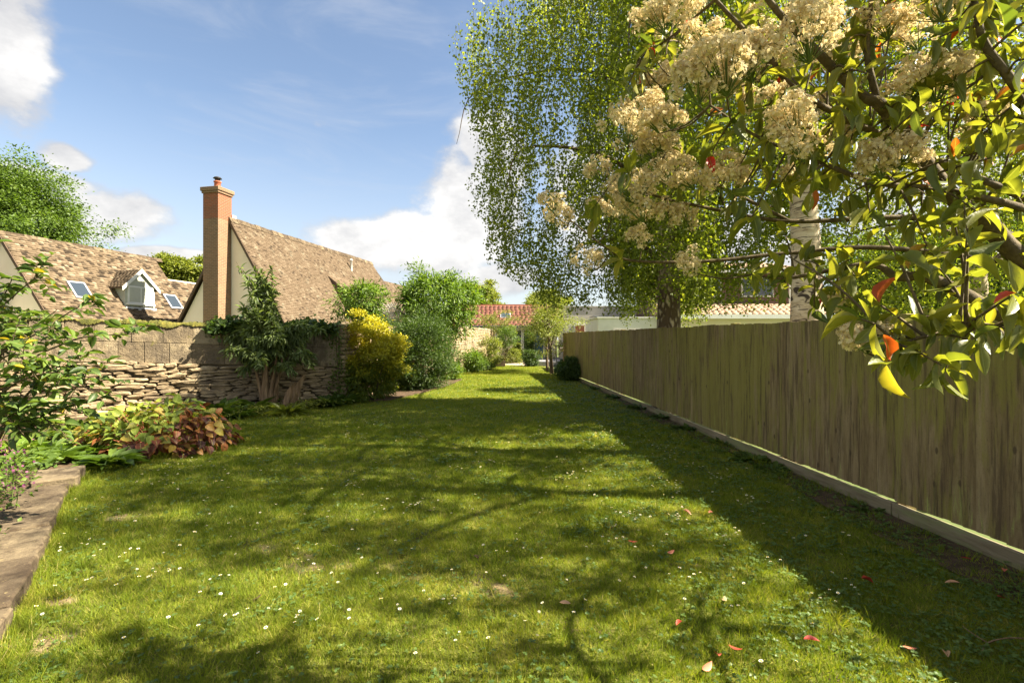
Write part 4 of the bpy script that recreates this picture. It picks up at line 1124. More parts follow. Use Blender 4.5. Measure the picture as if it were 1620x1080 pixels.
while len(shoots) < nvis + 115:
    q = np.array([rp.uniform(.3, 3.0), rp.uniform(.9, 3.0), rp.uniform(2.9, 4.3)])
    if q[2] < 1.6 + .75 * q[1] + .1: continue
    shoots.append(q - np.array(pl))
ntop = len(shoots)
while len(shoots) < ntop + 150:
    q = np.array([rp.uniform(2.5, 4.9), rp.uniform(2.0, 3.9), rp.uniform(2.1, 4.5)])
    if q[0] / q[1] < 1.15: continue
    shoots.append(q - np.array(pl))
tw = []
lp, la, lu, lL, lt = [], [], [], [], []
TOP = np.array([Vector((2.0, 1.1, 3.2)) - pl, Vector((1.8, 1.2, 3.9)) - pl, Vector((1.0, 1.3, 3.0)) - pl, Vector((1.3, 2.0, 3.3)) - pl, Vector((3.0, 2.2, 3.0)) - pl, Vector((3.6, 2.8, 3.4)) - pl, Vector((4.2, 3.2, 3.6)) - pl, Vector((3.4, 2.5, 2.6)) - pl])
tube_obj('limb', [(curve([TOP[0], TOP[3], TOP[3] + np.array([-.6, .5, .2])], 6), np.linspace(.02, .004, 13))], M['twig'], ph, 6)
tube_obj('limb', [(curve([TOP[0], TOP[2] + np.array([.4, -.1, .3]), TOP[2] + np.array([-.4, .1, .3])], 6), np.linspace(.02, .004, 13))], M['twig'], ph, 6)
tube_obj('limb', [(curve([fork, TOP[4], TOP[5], TOP[6]], 6), np.linspace(.035, .005, 19))], M['twig'], ph, 7)
tube_obj('limb', [(curve([fork, TOP[7], TOP[7] + np.array([.5, .5, .2])], 6), np.linspace(.025, .005, 13))], M['twig'], ph, 7)
for k, s_ in enumerate(shoots):
    src = LPa if k < nvis else np.vstack([TOP, LPa])
    dd = np.linalg.norm(src - s_, axis=1) + .25 * np.maximum(0, s_[0] - src[:, 0])
    b0 = src[np.argmin(dd)]
    dv3 = s_ - b0; l = np.linalg.norm(dv3)
    mid = b0 + dv3 * .5 + np.array([0, 0, .06 * l]) + rng.normal(size=3) * .03 * l
    c = curve([b0, mid, s_], 5)
    tw.append((c, np.linspace(.0048, .0022, len(c))))
    tdir = unit((s_ - mid)[None])[0]
    nlf = rp.randint(6, 10)
    for j in range(nlf):
        u = rp.uniform(-.14, .03) if j else .02
        az = j * 2.4 + rp.uniform(-.3, .3)
        side = unit(np.cross(tdir, np.array([math.cos(az), math.sin(az), .3]))[None])[0]
        lp.append(s_ + tdir * u); la.append(tdir * rp.uniform(.1, .8) + side + np.array([0, 0, rp.uniform(-.9, .1)]))
        lu.append(np.array([0, 0, 1.0]) + rng.normal(size=3) * .45 + tdir * .2); lL.append(rp.uniform(.048, .104)); lt.append(rp.betavariate(2.2, 1.9) * .9 if rp.random() > .035 else rp.uniform(.92, 1))
V, Fq = tubes(tw, 4)
prop(link('twigs', mesh('twigs', V, np.concatenate([Fq[:, [0, 1, 2]], Fq[:, [0, 2, 3]]]), None, False, (M['twig'],)), ph), kind='stuff')

def split_leaves(parent, T, lp, la, lu, lL, asp, lt, mat, nbig, restname='foliage', leafname='leaf', levels=24):
    """the leaves that show largest become leaf objects of their own, the rest one joined part"""
    lp, la, lu, lL, lt = (np.asarray(a, float) for a in (lp, la, lu, lL, lt))
    wp = lp + np.array(parent.location)
    px = 810 + F * wp[:, 0] / np.maximum(wp[:, 1], .1); py = HY - F * (wp[:, 2] - CH) / np.maximum(wp[:, 1], .1)
    vis = (px > 5) & (px < 1615) & (py > 5) & (py < 1075) & (wp[:, 1] > .3)
    size = np.where(vis, lL / np.maximum(wp[:, 1], .1), 0)
    order = np.argsort(-size); big = order[:nbig][size[order[:nbig]] > 0]; rest = np.setdiff1d(np.arange(len(lp)), big)
    tv, tf = T
    cache = {}; ribv = (np.abs(tv[:, 0]) > .01).astype(float)
    for i in big:
        q = int(lt[i] * (levels - 1)); v_ = random.randrange(5)
        if (q, v_) not in cache:
            vv = tv.copy(); vv[:, 0] *= asp * (0.86, 1.0, 1.15, .95, 1.05)[v_]; vv[:, 2] *= (.5, 1.0, 1.9, 1.4, -.6)[v_]; vv[:, 0] += (.0, .07, -.09, .04, -.05)[v_] * vv[:, 1] ** 2
            vv[:, 2] += np.sign(tv[:, 0]) * (.02, -.03, .03, .045, -.04)[v_] * np.sin(vv[:, 1] * (7, 9, 6, 8, 11)[v_]) * ribv
            cache[(q, v_)] = mesh(leafname, vv, tf, np.full(len(vv), q / (levels - 1)), True, (mat,), None, ribv)
        y = unit(la[i][None])[0]; x = unit(np.cross(y, lu[i])[None])[0]; z = np.cross(x, y)
        o = link(leafname, cache[(q, v_)], parent)
        Mx = Matrix(((x[0], y[0], z[0]), (x[1], y[1], z[1]), (x[2], y[2], z[2])))
        o.rotation_euler = Mx.to_euler(); o.location = lp[i]; o.scale = (lL[i],) * 3
    if len(rest):
        leaf_mesh(restname, T, lp[rest], la[rest], lu[rest], lL[rest], lL[rest] * asp, lt[rest], mat, parent, 'stuff', True)
split_leaves(ph, T_BIG, lp, la, lu, lL, .34, lt, M['l_photinia'], 300)

# flower heads: domes of many small florets on short stalks
heads = [(1140, 112, 78, 46, 1.5), (1180, 95, 50, 40, 1.55), (1095, 135, 45, 36, 1.5), (1035, 195, 22, 18, 1.8), (985, 205, 38, 26, 1.9), (1055, 190, 28, 20, 1.8), (1270, 60, 60, 46, 1.5), (1290, 35, 40, 34, 1.6), (1255, 195, 38, 44, 1.45), (1262, 235, 26, 24, 1.45),
         (1470, 130, 66, 36, 1.5), (1500, 112, 40, 30, 1.5), (1410, 245, 52, 28, 1.5), (1385, 262, 26, 24, 1.5), (1045, 30, 44, 30, 1.8), (1075, 10, 40, 26, 1.8), (945, 270, 22, 18, 2.1), (1000, 300, 42, 26, 2.0), (1010, 330, 36, 24, 2.0), (1060, 275, 40, 28, 2.0), (1150, 290, 36, 30, 1.8), (1145, 262, 30, 22, 1.9),
         (1362, 540, 30, 22, 1.35), (1385, 528, 20, 15, 1.35), (1480, 12, 50, 26, 1.5), (1395, 40, 40, 26, 1.6), (870, 322, 28, 18, 2.3), (885, 345, 24, 16, 2.3), (930, 412, 28, 20, 2.25), (1030, 240, 34, 20, 2.0), (1085, 345, 26, 20, 2.0), (1325, 85, 36, 26, 1.7), (960, 330, 30, 20, 2.2), (1110, 60, 30, 22, 1.7), (1560, 190, 36, 24, 1.9), (1445, 60, 36, 24, 1.9), (1330, 480, 24, 14, 1.9)]
rh = random.Random(12)
while len(heads) < 66:
    x, y = rh.uniform(875, 1330), rh.uniform(10, 430)
    if inside(x, y, outline) and not (x > 1150 and y > 300): heads.append((x, y, rh.uniform(18, 34), rh.uniform(14, 22), float(np.interp(x, [860, 1100, 1350], [2.3, 2.0, 1.75])) + rh.uniform(-.1, .25)))
pet = []
for k in range(5):
    a = k * 2 * math.pi / 5
    pet.append([(0, 0, 0), (math.cos(a - .5) * .42, math.sin(a - .5) * .42, .10), (math.cos(a) * .55, math.sin(a) * .55, .05), (math.cos(a + .5) * .42, math.sin(a + .5) * .42, .10)])
T_FLO = (np.array(sum(pet, []), float), np.array([(4 * k, 4 * k + 1, 4 * k + 2) for k in range(5)] + [(4 * k, 4 * k + 2, 4 * k + 3) for k in range(5)]))
tw = []
for (x, y, rx, ry, d) in heads:
    c = np.array(PP(x, y, d)); ax = rx * d / F * 1.0; az_ = ry * d / F * 1.0
    ns = max(9, int(24 * (rx * ry / 1500) ** .7))
    sd_ = unit(rng.normal(size=(ns, 3)) * np.array([1, 1, .7]) + np.array([0, -.15, .45]))
    sc_ = c + sd_ * rng.uniform(.45, 1.0, ns)[:, None] ** .7 * np.array([ax, ax * .8, az_])
    n_ = ns * 34
    dr_ = unit(rng.normal(size=(n_, 3)) + np.array([0, 0, .35]))
    pos = np.repeat(sc_, 34, 0) + dr_ * rng.uniform(.6, 1.15, n_)[:, None] * .024
    fl = rng.uniform(.0095, .014, n_)
    # axis y lies in the petal plane, so give 'up' as the facing direction
    face = unit(dr_ + rng.normal(size=(n_, 3)) * .4)
    axis = unit(np.cross(face, rng.normal(size=(n_, 3))))
    base_ = c + np.array([.02, 0, -az_ * .9])
    V1, F1, k1 = leaves_np(T_FLO, pos, axis, face, fl, fl)
    t1 = np.repeat(np.clip(rng.normal(.55, .25, n_), 0, 1), k1)
    V2, F2 = tubes([(np.array([base_, base_ * .35 + q * .65, q]), np.array([.0018, .0014, .001])) for q in sc_], 3)
    F2 = np.concatenate([F2[:, [0, 1, 2]], F2[:, [0, 2, 3]]]) + len(V1)
    link('flower_head', mesh('flower_head', np.vstack([V1, V2]), np.vstack([F1, F2]), np.concatenate([t1, np.zeros(len(V2))]), False, (M['flower'], M['stem']), np.concatenate([np.zeros(len(F1)), np.ones(len(F2))])), ph)
    dd = np.linalg.norm(LPa - base_, axis=1); b0 = LPa[np.argmin(dd)]
    cc = curve([b0, (b0 + base_) / 2 + np.array([0, 0, -.02]), base_], 4); tw.append((cc, np.linspace(.004, .0022, len(cc))))
V, Fq = tubes(tw, 4)
prop(link('flower_twigs', mesh('flower_twigs', V, np.concatenate([Fq[:, [0, 1, 2]], Fq[:, [0, 2, 3]]]), None, False, (M['twig'],)), ph), kind='stuff')

# --- shrub at the left edge
ls = thing('leafy_shrub', (-4.75, 4.15, .05), 'tall green shrub with arching leafy branches at the left edge', 'shrub')
ll = ls.location.copy()
lp, la, lu, lL, lt, tw = [], [], [], [], [], []
arch = [([(0, 0, 0), P(-30, 600, 4.2) - ll, P(70, 520, 4.1) - ll, P(150, 470, 4.0) - ll]), ([(0, 0, 0), P(-60, 560, 4.3) - ll, P(20, 470, 4.3) - ll, P(70, 430, 4.2) - ll]),
        ([(0, 0, 0), P(10, 610, 4.2) - ll, P(110, 540, 4.1) - ll, P(212, 528, 4.0) - ll]), ([(0, 0, 0), P(-10, 640, 4.0) - ll, P(80, 590, 3.9) - ll, P(150, 620, 3.8) - ll]),
        ([(0, 0, 0), P(-40, 560, 4.5) - ll, P(0, 480, 4.5) - ll, P(20, 440, 4.4) - ll]), ([(0, 0, 0), P(30, 640, 4.3) - ll, P(110, 580, 4.3) - ll, P(190, 590, 4.2) - ll]),
        ([(0, 0, 0), P(-80, 560, 4.0) - ll, P(-70, 440, 4.0) - ll, P(-40, 370, 4.0) - ll]), ([(0, 0, 0), P(-20, 660, 4.1) - ll, P(50, 650, 3.9) - ll, P(100, 690, 3.8) - ll]),
        ([(0, 0, 0), P(-30, 600, 4.4) - ll, P(40, 530, 4.4) - ll, P(90, 490, 4.3) - ll]), ([(0, 0, 0), P(-30, 620, 3.9) - ll, P(20, 560, 3.8) - ll, P(60, 600, 3.7) - ll]),
        ([(0, 0, 0), P(-10, 690, 4.2) - ll, P(60, 640, 4.1) - ll, P(130, 650, 4.0) - ll]), ([(0, 0, 0), P(-40, 600, 4.6) - ll, P(30, 500, 4.6) - ll, P(100, 520, 4.5) - ll]), ([(0, 0, 0), P(-60, 620, 4.3) - ll, P(-20, 520, 4.4) - ll, P(40, 560, 4.3) - ll]), ([(0, 0, 0), P(-40, 650, 3.9) - ll, P(10, 660, 3.8) - ll, P(40, 690, 3.7) - ll])]
for a in arch:
    c = curve(a, 8); tube_obj('branch', [(c, np.linspace(.014, .003, len(c)))], M['twig'], ls, 6)
    for j in range(13):
        u = rp.uniform(.34, 1.0); b0 = c[int(u * (len(c) - 1))]; l = rp.uniform(.10, .42) * (1.25 - u * .5)
        d = unit((rng.normal(size=3) * np.array([1, 1, .6]) + np.array([.35, 0, .1]))[None])[0]
        e = b0 + d * l + np.array([0, 0, -.04])
        cc = curve([b0, (b0 + e) / 2 + np.array([0, 0, .03]), e], 4); tw.append((cc, np.linspace(.004, .0018, len(cc))))
        nn = rp.randint(4, 8)
        for q in range(nn):
            v = cc[int((.25 + .75 * q / (nn - 1)) * (len(cc) - 1))]
            sd = unit(np.cross(d, np.array([0, 0, 1.0]) + rng.normal(size=3) * .25)[None])[0] * (1 if q % 2 else -1)
            lp.append(v); la.append(sd + d * .6 + np.array([0, 0, rp.uniform(-.45, .1)])); lu.append(np.array([0, 0, 1.0]) + rng.normal(size=3) * .3)
            lL.append(rp.uniform(.07, .125)); lt.append(min(1, max(0, rp.gauss(.45, .2))) * .94 if rp.random() > .025 else .98)
V, Fq = tubes(tw, 4)
prop(link('twigs', mesh('twigs', V, np.concatenate([Fq[:, [0, 1, 2]], Fq[:, [0, 2, 3]]]), None, False, (M['twig'],)), ls), kind='stuff')
split_leaves(ls, T_BIG, lp, la, lu, lL, .5, lt, M['l_shrub'], 300)

# --- bronze and green mound by the slabs
bz = thing('bronze_leaf_mound', (-5.18, 7.05, .02), 'low rounded mound of bronze and lime green leaves beside the stone edging', 'shrub')
n_ = 950
d = unit(rng.normal(size=(n_, 3)) * np.array([1, 1, .8]) + np.array([0, -.15, .3])); d[:, 2] = np.abs(d[:, 2])
rr = rng.uniform(.72, 1.02, n_)[:, None] * (1 + .10 * np.sin(d[:, :1] * 6) * np.sin(d[:, 1:2] * 5 + 1))
pos = d * rr * np.array([1.1, .74, .70])
pos = pos[pos[:, 2] > .04]; n_ = len(pos); dd_ = unit(pos)
ti = np.clip(np.where((pos[:, 0] < .5) & (pos[:, 2] > .27), .78, np.where(pos[:, 0] < .1, .46, .27)) + .10 * wob(pos[:, 0] * 3, pos[:, 2] * 3) + rng.normal(size=n_) * .17, 0, 1)
split_leaves(bz, T_HEART, pos, dd_ * .75 + rng.normal(size=(n_, 3)) * .35 + np.array([0, 0, -.55]), dd_ + np.array([0, 0, .5]) + rng.normal(size=(n_, 3)) * .3, rng.uniform(.085, .15, n_), .78, ti, M['l_bronze'], 300)
tw = [(curve([(0, 0, 0), pos[k] * np.array([.6, .6, .5]), pos[k]], 4), np.linspace(.006, .003, 9)) for k in range(0, n_, 9)]
V, Fq = tubes(tw, 4)
prop(link('stems', mesh('stems', V, np.concatenate([Fq[:, [0, 1, 2]], Fq[:, [0, 2, 3]]]), None, False, (M['terracotta'],)), bz), kind='stuff')

# --- border plants round it: broad strap leaves, low green cover, purple flowers
def rosette(label, base, n_, L, asp, mat, seed, rad=.12, upness=.8, T=T_LONG, name='border_plant', cat='plant', group=None, tint=(.5, .2)):
    t = thing(name, base, label, cat, group); r = np.random.default_rng(seed)
    a = r.uniform(0, 6.28, n_); out = np.stack([np.cos(a), np.sin(a), r.uniform(.15, 1.5, n_) * upness], -1)
    p = np.stack([np.cos(a) * rad * r.random(n_), np.sin(a) * rad * r.random(n_), np.zeros(n_)], -1)
    ln = L * r.uniform(.6, 1.2, n_)
    tn = np.clip(r.normal(tint[0], tint[1], n_), 0, 1)
    leaf_mesh('leaves', T, p, out, np.array([0, 0, 1.0]) - .4 * out + r.normal(size=(n_, 3)) * .2, ln, ln * asp, tn, M[mat], t)
    return t
spots = [((25, 705), 'bright'), ((60, 690), 'mid'), ((100, 705), 'bright'), ((140, 712), 'mid'), ((165, 700), 'mid'), ((15, 650), 'bright'), ((120, 675), 'mid'), ((175, 725), 'mid'), ((60, 665), 'mid'), ((20, 725), 'mid'), ((90, 722), 'mid')]
wh = ['at the left picture edge', 'behind the strap-leaved clump', 'beside the far slab', 'between slab and bronze mound', 'against the bronze mound', 'lit yellow green below the shrub', 'under the shrub branches', 'at the end of the slab edging', 'deep in the border shade', 'among purple flowers', 'just behind the farthest slab']
for k, ((x, y), mm) in enumerate(spots):
    d = (CH - .08) * F / (y - HY)
    if d * .0 == 0:
        v = P(x, y, d * .97); 
    rosette('low clump of broad pointed green leaves ' + wh[k], (v.x, v.y, .06), 46, .30, .36, 'l_' + mm, 300 + k, .16, .7, group='leafy clumps in the left border')
def groundcover(name, label, pts_, mat, lsize, n_, seed, h=.12, asp=.7, T=T_DIA, sig=.25):
    r = np.random.default_rng(seed); c = np.array(pts_)
    i = r.integers(0, len(c), n_); p = np.zeros((n_, 3)); p[:, :2] = c[i][:, :2] + r.normal(size=(n_, 2)) * sig; p[:, 2] = c[i][:, 2] + h * r.random(n_) ** .7
    o = unit(r.normal(size=(n_, 3)) * np.array([1, 1, .5])); L = lsize * r.uniform(.6, 1.3, n_)
    ob = leaf_mesh(name, T, p, o, np.array([0, 0, 1.0]) + r.normal(size=(n_, 3)) * .45, L, L * asp, np.clip(r.normal(.45, .22, n_), 0, 1), M[mat], None)
    return prop(ob, label, 'ground cover', kind='stuff')
kl = [(-3.3 - .62 * q - .75, 3.3 + .82 * q - .1, .06) for q in np.linspace(-.6, 3, 12)] + [(-4.6 - .62 * q, 3.0 + .8 * q, .06) for q in np.linspace(0, 3, 12)]
groundcover('border_ground_cover', 'low green creeping plants behind the slab edging', kl, 'l_mid', .055, 5200, 41, .16, .6, sig=.18)
groundcover('border_leaf_litter', 'mixed low foliage along the foot of the old wall', [(-6.6 + q * .28, 8.6 + q * .36, .05) for q in np.linspace(0, 8, 26)] + [(-7.6, 8.2, .05), (-7, 7.6, .05), (-8, 7.3, .05), (-7.4, 6.6, .05), (-6.6, 6.4, .05)], 'l_olive', .075, 3000, 42, .15, .45, sig=.2)
for k, (x, y, dd2) in enumerate(((18, 735, 4.6), (24, 762, 4.3), (8, 705, 4.8))):
    v = P(x, y, dd2)
    t = thing('purple_flower_plant', (v.x, v.y, .08), ('purple flowers in the shade behind the slab edging, largest of three', 'purple flowers lowest at the left picture edge', 'purple flowers highest at the left picture edge')[k], 'flower', 'purple flowers in the border')
    pz = np.stack([rng.normal(size=40) * .07, rng.normal(size=40) * .07, v.z - .08 + rng.normal(size=40) * .05], -1)
    prop(leaf_mesh('petals', T_FLO, pz, randu(40), randu(40) + np.array([0, -.4, .8]), np.full(40, .022), np.full(40, .022), rng.random(40), M['pink'], t), kind='stuff')
    tube_obj('stem', [(curve([(0, 0, -.03), (.02, 0, (v.z - .08) * .5), (0, 0, v.z - .08)], 4), np.full(9, .004))], M['stem'], t, 5)

# --- buddleja-like shrub with the gnarled foot, and the cut stump beside it
v = P(428, 645, 10.95)
sb = thing('wall_shrub', (v.x, v.y, 0), 'tall grey-green shrub with gnarled pale stems growing against the wall', 'shrub')
r = random.Random(8); tops = []
for k in range(9):
    a = k * .7; x0, y0 = math.cos(a) * .12, math.sin(a) * .09 - .05
    pts = curve([(x0, y0, -.05), (x0 * 1.3 + r.uniform(-.05, .05), y0 * 1.2, .45), (x0 * 1.7 + r.uniform(-.08, .08), y0 * 1.3, .95), (x0 * 2.4, y0 * 1.6, 1.4)], 5)
    tube_obj('stem', [(pts, np.interp(np.linspace(0, 1, len(pts)), [0, .5, 1], [.06, .042, .016]) * r.uniform(.8, 1.15))], M['pale_bark'], sb, 7)
lp, la = [], []
for k in range(70):
    a = r.uniform(0, 6.28); el = r.uniform(-.1, 1.3); L = r.uniform(.6, 1.25)
    s_ = np.array([r.uniform(-.25, .25), r.uniform(-.15, .15), r.uniform(.95, 1.6)])
    d = np.array([math.cos(a) * math.cos(el), math.sin(a) * math.cos(el) * .7 - .05, math.sin(el)])
    if s_[1] + d[1] * L > .35: d[1] *= -.4
    lean_ = -.15 * max(0, el - .9)
    c = curve([s_, s_ + d * L * .6 + np.array([lean_, 0, .05]), s_ + d * L + np.array([lean_ * 2, 0, -.14 * math.cos(el)])], 6)
    if k < 9: c = curve([s_, np.array([-.15 + r.uniform(-.3, .3), -.1, 2.3]), np.array([-.30 + r.uniform(-.45, .45), -.1 + r.uniform(-.2, .2), r.uniform(2.7, 3.35)])], 7)
    tube_obj('branch', [(c, np.linspace(.014, .004, len(c)))], M['twig'], sb, 5)
    for q in range(int(len(c) * 8)):
        u = r.uniform(.12, 1); b0 = c[int(u * (len(c) - 1))]; tdir = unit((c[-1] - c[-3])[None])[0]
        lp.append(b0 + rng.normal(size=3) * .03); la.append(unit(rng.normal(size=(1, 3)))[0] + tdir * .7 + np.array([0, 0, -.3]))
lp = np.array(lp); la = np.array(la); n_ = len(lp); L = rng.uniform(.11, .21, n_)
leaf_mesh('foliage', T_LONG, lp, la, np.array([0, 0, 1.0]) + rng.normal(size=(n_, 3)) * .4, L, L * .24, np.clip(rng.normal(.45, .24, n_), 0, 1), M['l_bud'], sb, 'stuff')
v = P(452, 645, 10.75)
stp = thing('tree_stump', (v.x, v.y, 0), 'split cut stump leaning beside the gnarled wall shrub', 'stump')
for k, (lx_, h_, ry) in enumerate(((.16, .62, .10), (.33, .78, .08), (.24, .70, .07))):
    ang = np.linspace(0, 2 * math.pi, 11, endpoint=False); V = []; Fq = []
    lv = np.linspace(0, 1, 5)
    for z_ in lv:
        rr_ = ry * (1.25 - .35 * z_) * (1 + .18 * np.sin(ang * 3 + k) + .08 * np.sin(ang * 5))
        V += [(.02 * k + lx_ * z_ + rr_[j] * math.cos(ang[j]), (k - 1) * .05 + rr_[j] * .8 * math.sin(ang[j]), -.05 + h_ * z_ + (.09 * math.cos(ang[j]) * (z_ == 1))) for j in range(11)]
    for a in range(4): Fq += [(a * 11 + j, a * 11 + (j + 1) % 11, (a + 1) * 11 + (j + 1) % 11, (a + 1) * 11 + j) for j in range(11)]
    Fq.append(tuple(44 + j for j in range(11)))
    me = bpy.data.meshes.new('stump_log'); me.from_pydata(V, [], Fq); me.update(); link('stump_log', me, stp, None, M['pale_bark'])
# plants at its foot
for k, (x, y, d, nn, L, mm, lab) in enumerate([(405, 640, 10.6, 60, .42, 'l_mid', 'green leafy weeds at the foot of the gnarled shrub'), (455, 650, 10.2, 46, .34, 'l_olive', 'pale variegated plant in front of the cut stump'), (345, 655, 9.9, 30, .5, 'l_mid', 'upright green plant beside the bronze mound'), (375, 660, 9.8, 34, .36, 'l_mid', 'small leafy plant midway along the wall foot'), (520, 640, 11.4, 50, .36, 'l_dark', 'dark green weeds at the corner of the old wall'), (545, 638, 12.0, 40, .34, 'l_mid', 'weeds under the yellow shrub by the wall corner')]):
    v = P(x, y, d); rosette(lab, (v.x, v.y, .03), nn, L, .3, mm, 400 + k, .2, 1.1)

# --- ivy over the wall top
iv = thing('ivy', WB + Vector((-.9, -.5, 1.86)), 'ivy hanging over the top of the old wall', 'climber')
n_ = 2600
s_ = rng.uniform(-1.75, .98, n_)
p = np.stack([wd_.x * s_, wd_.y * s_, np.zeros(n_)], -1) + np.outer(rng.normal(size=n_) * .13 + .02, np.array(wn))
p[:, 2] = .02 + rng.normal(size=n_) * .085 + .07 * np.sin(s_ * 4) - .10 * np.clip((p @ np.array(wn)), 0, 1)
foliage('foliage', p, unit(np.array(wn) * .8 + np.array([0, 0, .5]) + rng.normal(size=(n_, 3)) * .5), M['l_dark'], iv, .095, .9, T_OVAL, .4, 5)
for k in range(5):
    a = -1.6 + k * .55
    tube_obj('stem', [(curve([Vector((wd_.x * a, wd_.y * a, .03)) + wn * .02, Vector((wd_.x * (a + .3), wd_.y * (a + .3), .06)) + wn * .1, Vector((wd_.x * (a + .5), wd_.y * (a + .5), -.05)) + wn * .16], 4), np.linspace(.01, .004, 9))], M['bark'], iv, 5)
# thin climber up the wall corner
v = P(534, 640, 11.9)
cl = thing('climber', (v.x, v.y, 0), 'thin bare-stemmed climber at the corner of the old wall', 'climber')
c = curve([(0, 0, 0), (.02, 0, .7), (-.03, .02, 1.4), (.0, .02, 2.15)], 6); tube_obj('stem', [(c, np.linspace(.014, .008, len(c)))], M['bark'], cl, 6)
n_ = 420; ii = rng.integers(0, len(c), n_); p = c[ii] + rng.normal(size=(n_, 3)) * np.array([.13, .07, .08])
foliage('foliage', p[p[:, 2] > .02], unit(rng.normal(size=(int((p[:, 2] > .02).sum()), 3))), M['l_mid'], cl, .075, .5, T_OVAL, .3, 6)

# --- shrubs down the left side
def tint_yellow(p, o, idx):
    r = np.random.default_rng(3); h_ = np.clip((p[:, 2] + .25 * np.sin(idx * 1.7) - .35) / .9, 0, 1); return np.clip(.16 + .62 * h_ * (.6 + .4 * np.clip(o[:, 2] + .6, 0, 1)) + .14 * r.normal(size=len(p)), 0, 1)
v = P(592, 634, 12.9)
bush('golden_shrub', 'rounded golden yellow evergreen shrub with green lower leaves', 'shrub', (v.x, v.y, .02), (.80, .70, .92), 120, 75, .10, 'l_yellow', .085, .36, T_OVAL, 1.08, 8, 21, .55, .0, tintf=tint_yellow, lump=.42)
v = P(660, 615, 15.6)
bush('dark_shrub', 'dense dark green shrub beside the golden one', 'shrub', (v.x, v.y, .02), (1.12, 1.2, 1.22), 400, 40, .15, 'l_dark', .075, .36, T_DIA, 1.15, 7, 22, .55, -.2)
v = P(612, 560, 14.8)
bush('dark_shrub', 'dark fine-leaved shrub between golden shrub and old wall', 'shrub', (v.x - .3, v.y + .3, .02), (.9, .8, 1.1), 130, 36, .12, 'l_dark', .07, .34, T_DIA, 1.2, 5, 23, .6, -.2)
v = P(692, 600, 17.8)
tree('small_ash_tree', 'bright green feathery young tree above the dark shrub', (v.x, v.y, 0), 4.2, .07, (1.42, 1.3, 1.15), 2.95, 130, 52, .19, 'l_bright', .15, .30, 24, nlimb=9, droop=.35, shell=.5, fork=.4)
v = P(572, 480, 16.2)
tree('small_ash_tree', 'thin feathery young tree behind the wall in front of the tiled roof', (v.x, v.y, 0), 3.4, .05, (.78, .7, .6), 2.85, 46, 40, .16, 'l_bright', .13, .3, 25, nlimb=6, droop=.35)
v = P(615, 480, 17.5)
bush('pale_flowering_shrub', 'pale cream flowering shrub behind the wall', 'shrub', (v.x, v.y, 0), (.75, .6, .55), 60, 40, .12, 'w_flower', .05, .8, T_DIA, 2.35, 5, 26, .5, 0, bark='twig')
v = P(720, 597, 20.0)
bush('small_green_plant', 'low lime green plant at the end of the dark shrub', 'plant', (v.x - .15, v.y - 1.0, .0), (.55, .5, .38), 40, 40, .09, 'l_bright', .07, .5, T_OVAL, .36, 3, 27)
far = [('leafy_bush', 'pale green bush against the far wall', 775, 586, 25.3, (.62, .6, .85), .95, 'l_olive', 28), ('round_bush', 'round clipped bush on short stems before the glazed doors', 798, 572, 31.0, (.78, .7, .72), 1.75, 'l_mid', 29),
       ('wall_climber', 'loose yellow green climber over the far wall end', 790, 560, 32.2, (1.2, .8, .8), 2.7, 'l_olive', 30), ('flowering_plant', 'pale flowering plant beside the gravel path', 808, 574, 31.4, (.7, .6, .55), .55, 'l_olive', 31),
       ('small_bush', 'small light green bush at the foot of the far wall', 748, 590, 23.8, (.5, .5, .55), .5, 'l_bright', 32), ('slender_bush', 'slender dark bush standing by the white door frame', 838, 565, 33.5, (.3, .3, 1.05), 1.2, 'l_mid', 33),
       ('small_bush', 'small dark bush at the edge of the patio', 839, 576, 28.8, (.42, .4, .5), .45, 'l_dark', 34), ('leafy_bush', 'yellowish bush by the left glazed door', 819, 565, 34.0, (.15, .15, .5), .8, 'l_olive', 35),
       ('small_bush', 'low weeds beside the brown trough', 760, 584, 25.0, (.5, .4, .35), .3, 'l_mid', 36)]
for (nm, lab, x, y, d, rad, zc, mm, sd) in far:
    v = P(x, y, d); bush(nm, lab, 'shrub', (v.x, v.y, 0), rad, 60, 30, .13, mm, .09, .5, T_DIA, zc, 4, sd, .4)
v = P(908, 600, 19.0)
bush('fern_clump', 'dark green leafy clump at the foot of the fence', 'plant', (FX(19) - .42, 19.0, 0), (.42, .55, .42), 60, 34, .09, 'l_dark', .12, .3, T_LONG, .38, 3, 37)
v = P(873, 592, 22.6)
tree('apple_tree', 'small light green apple tree near the end of the lawn', (v.x, v.y, 0), 4.0, .085, (1.15, 1.1, 1.35), 2.6, 85, 46, .19, 'l_olive', .08, .5, 38, 'bark', (-.25, 0), 9, .2, shell=.15, fork=.3, lump=.4)
v = P(866, 583, 24.5)
tree('apple_tree', 'second thin fruit tree behind the light green apple tree', (v.x, v.y, 0), 3.4, .07, (.8, .8, .9), 2.5, 50, 40, .15, 'l_olive', .085, .5, 39, nlimb=5)
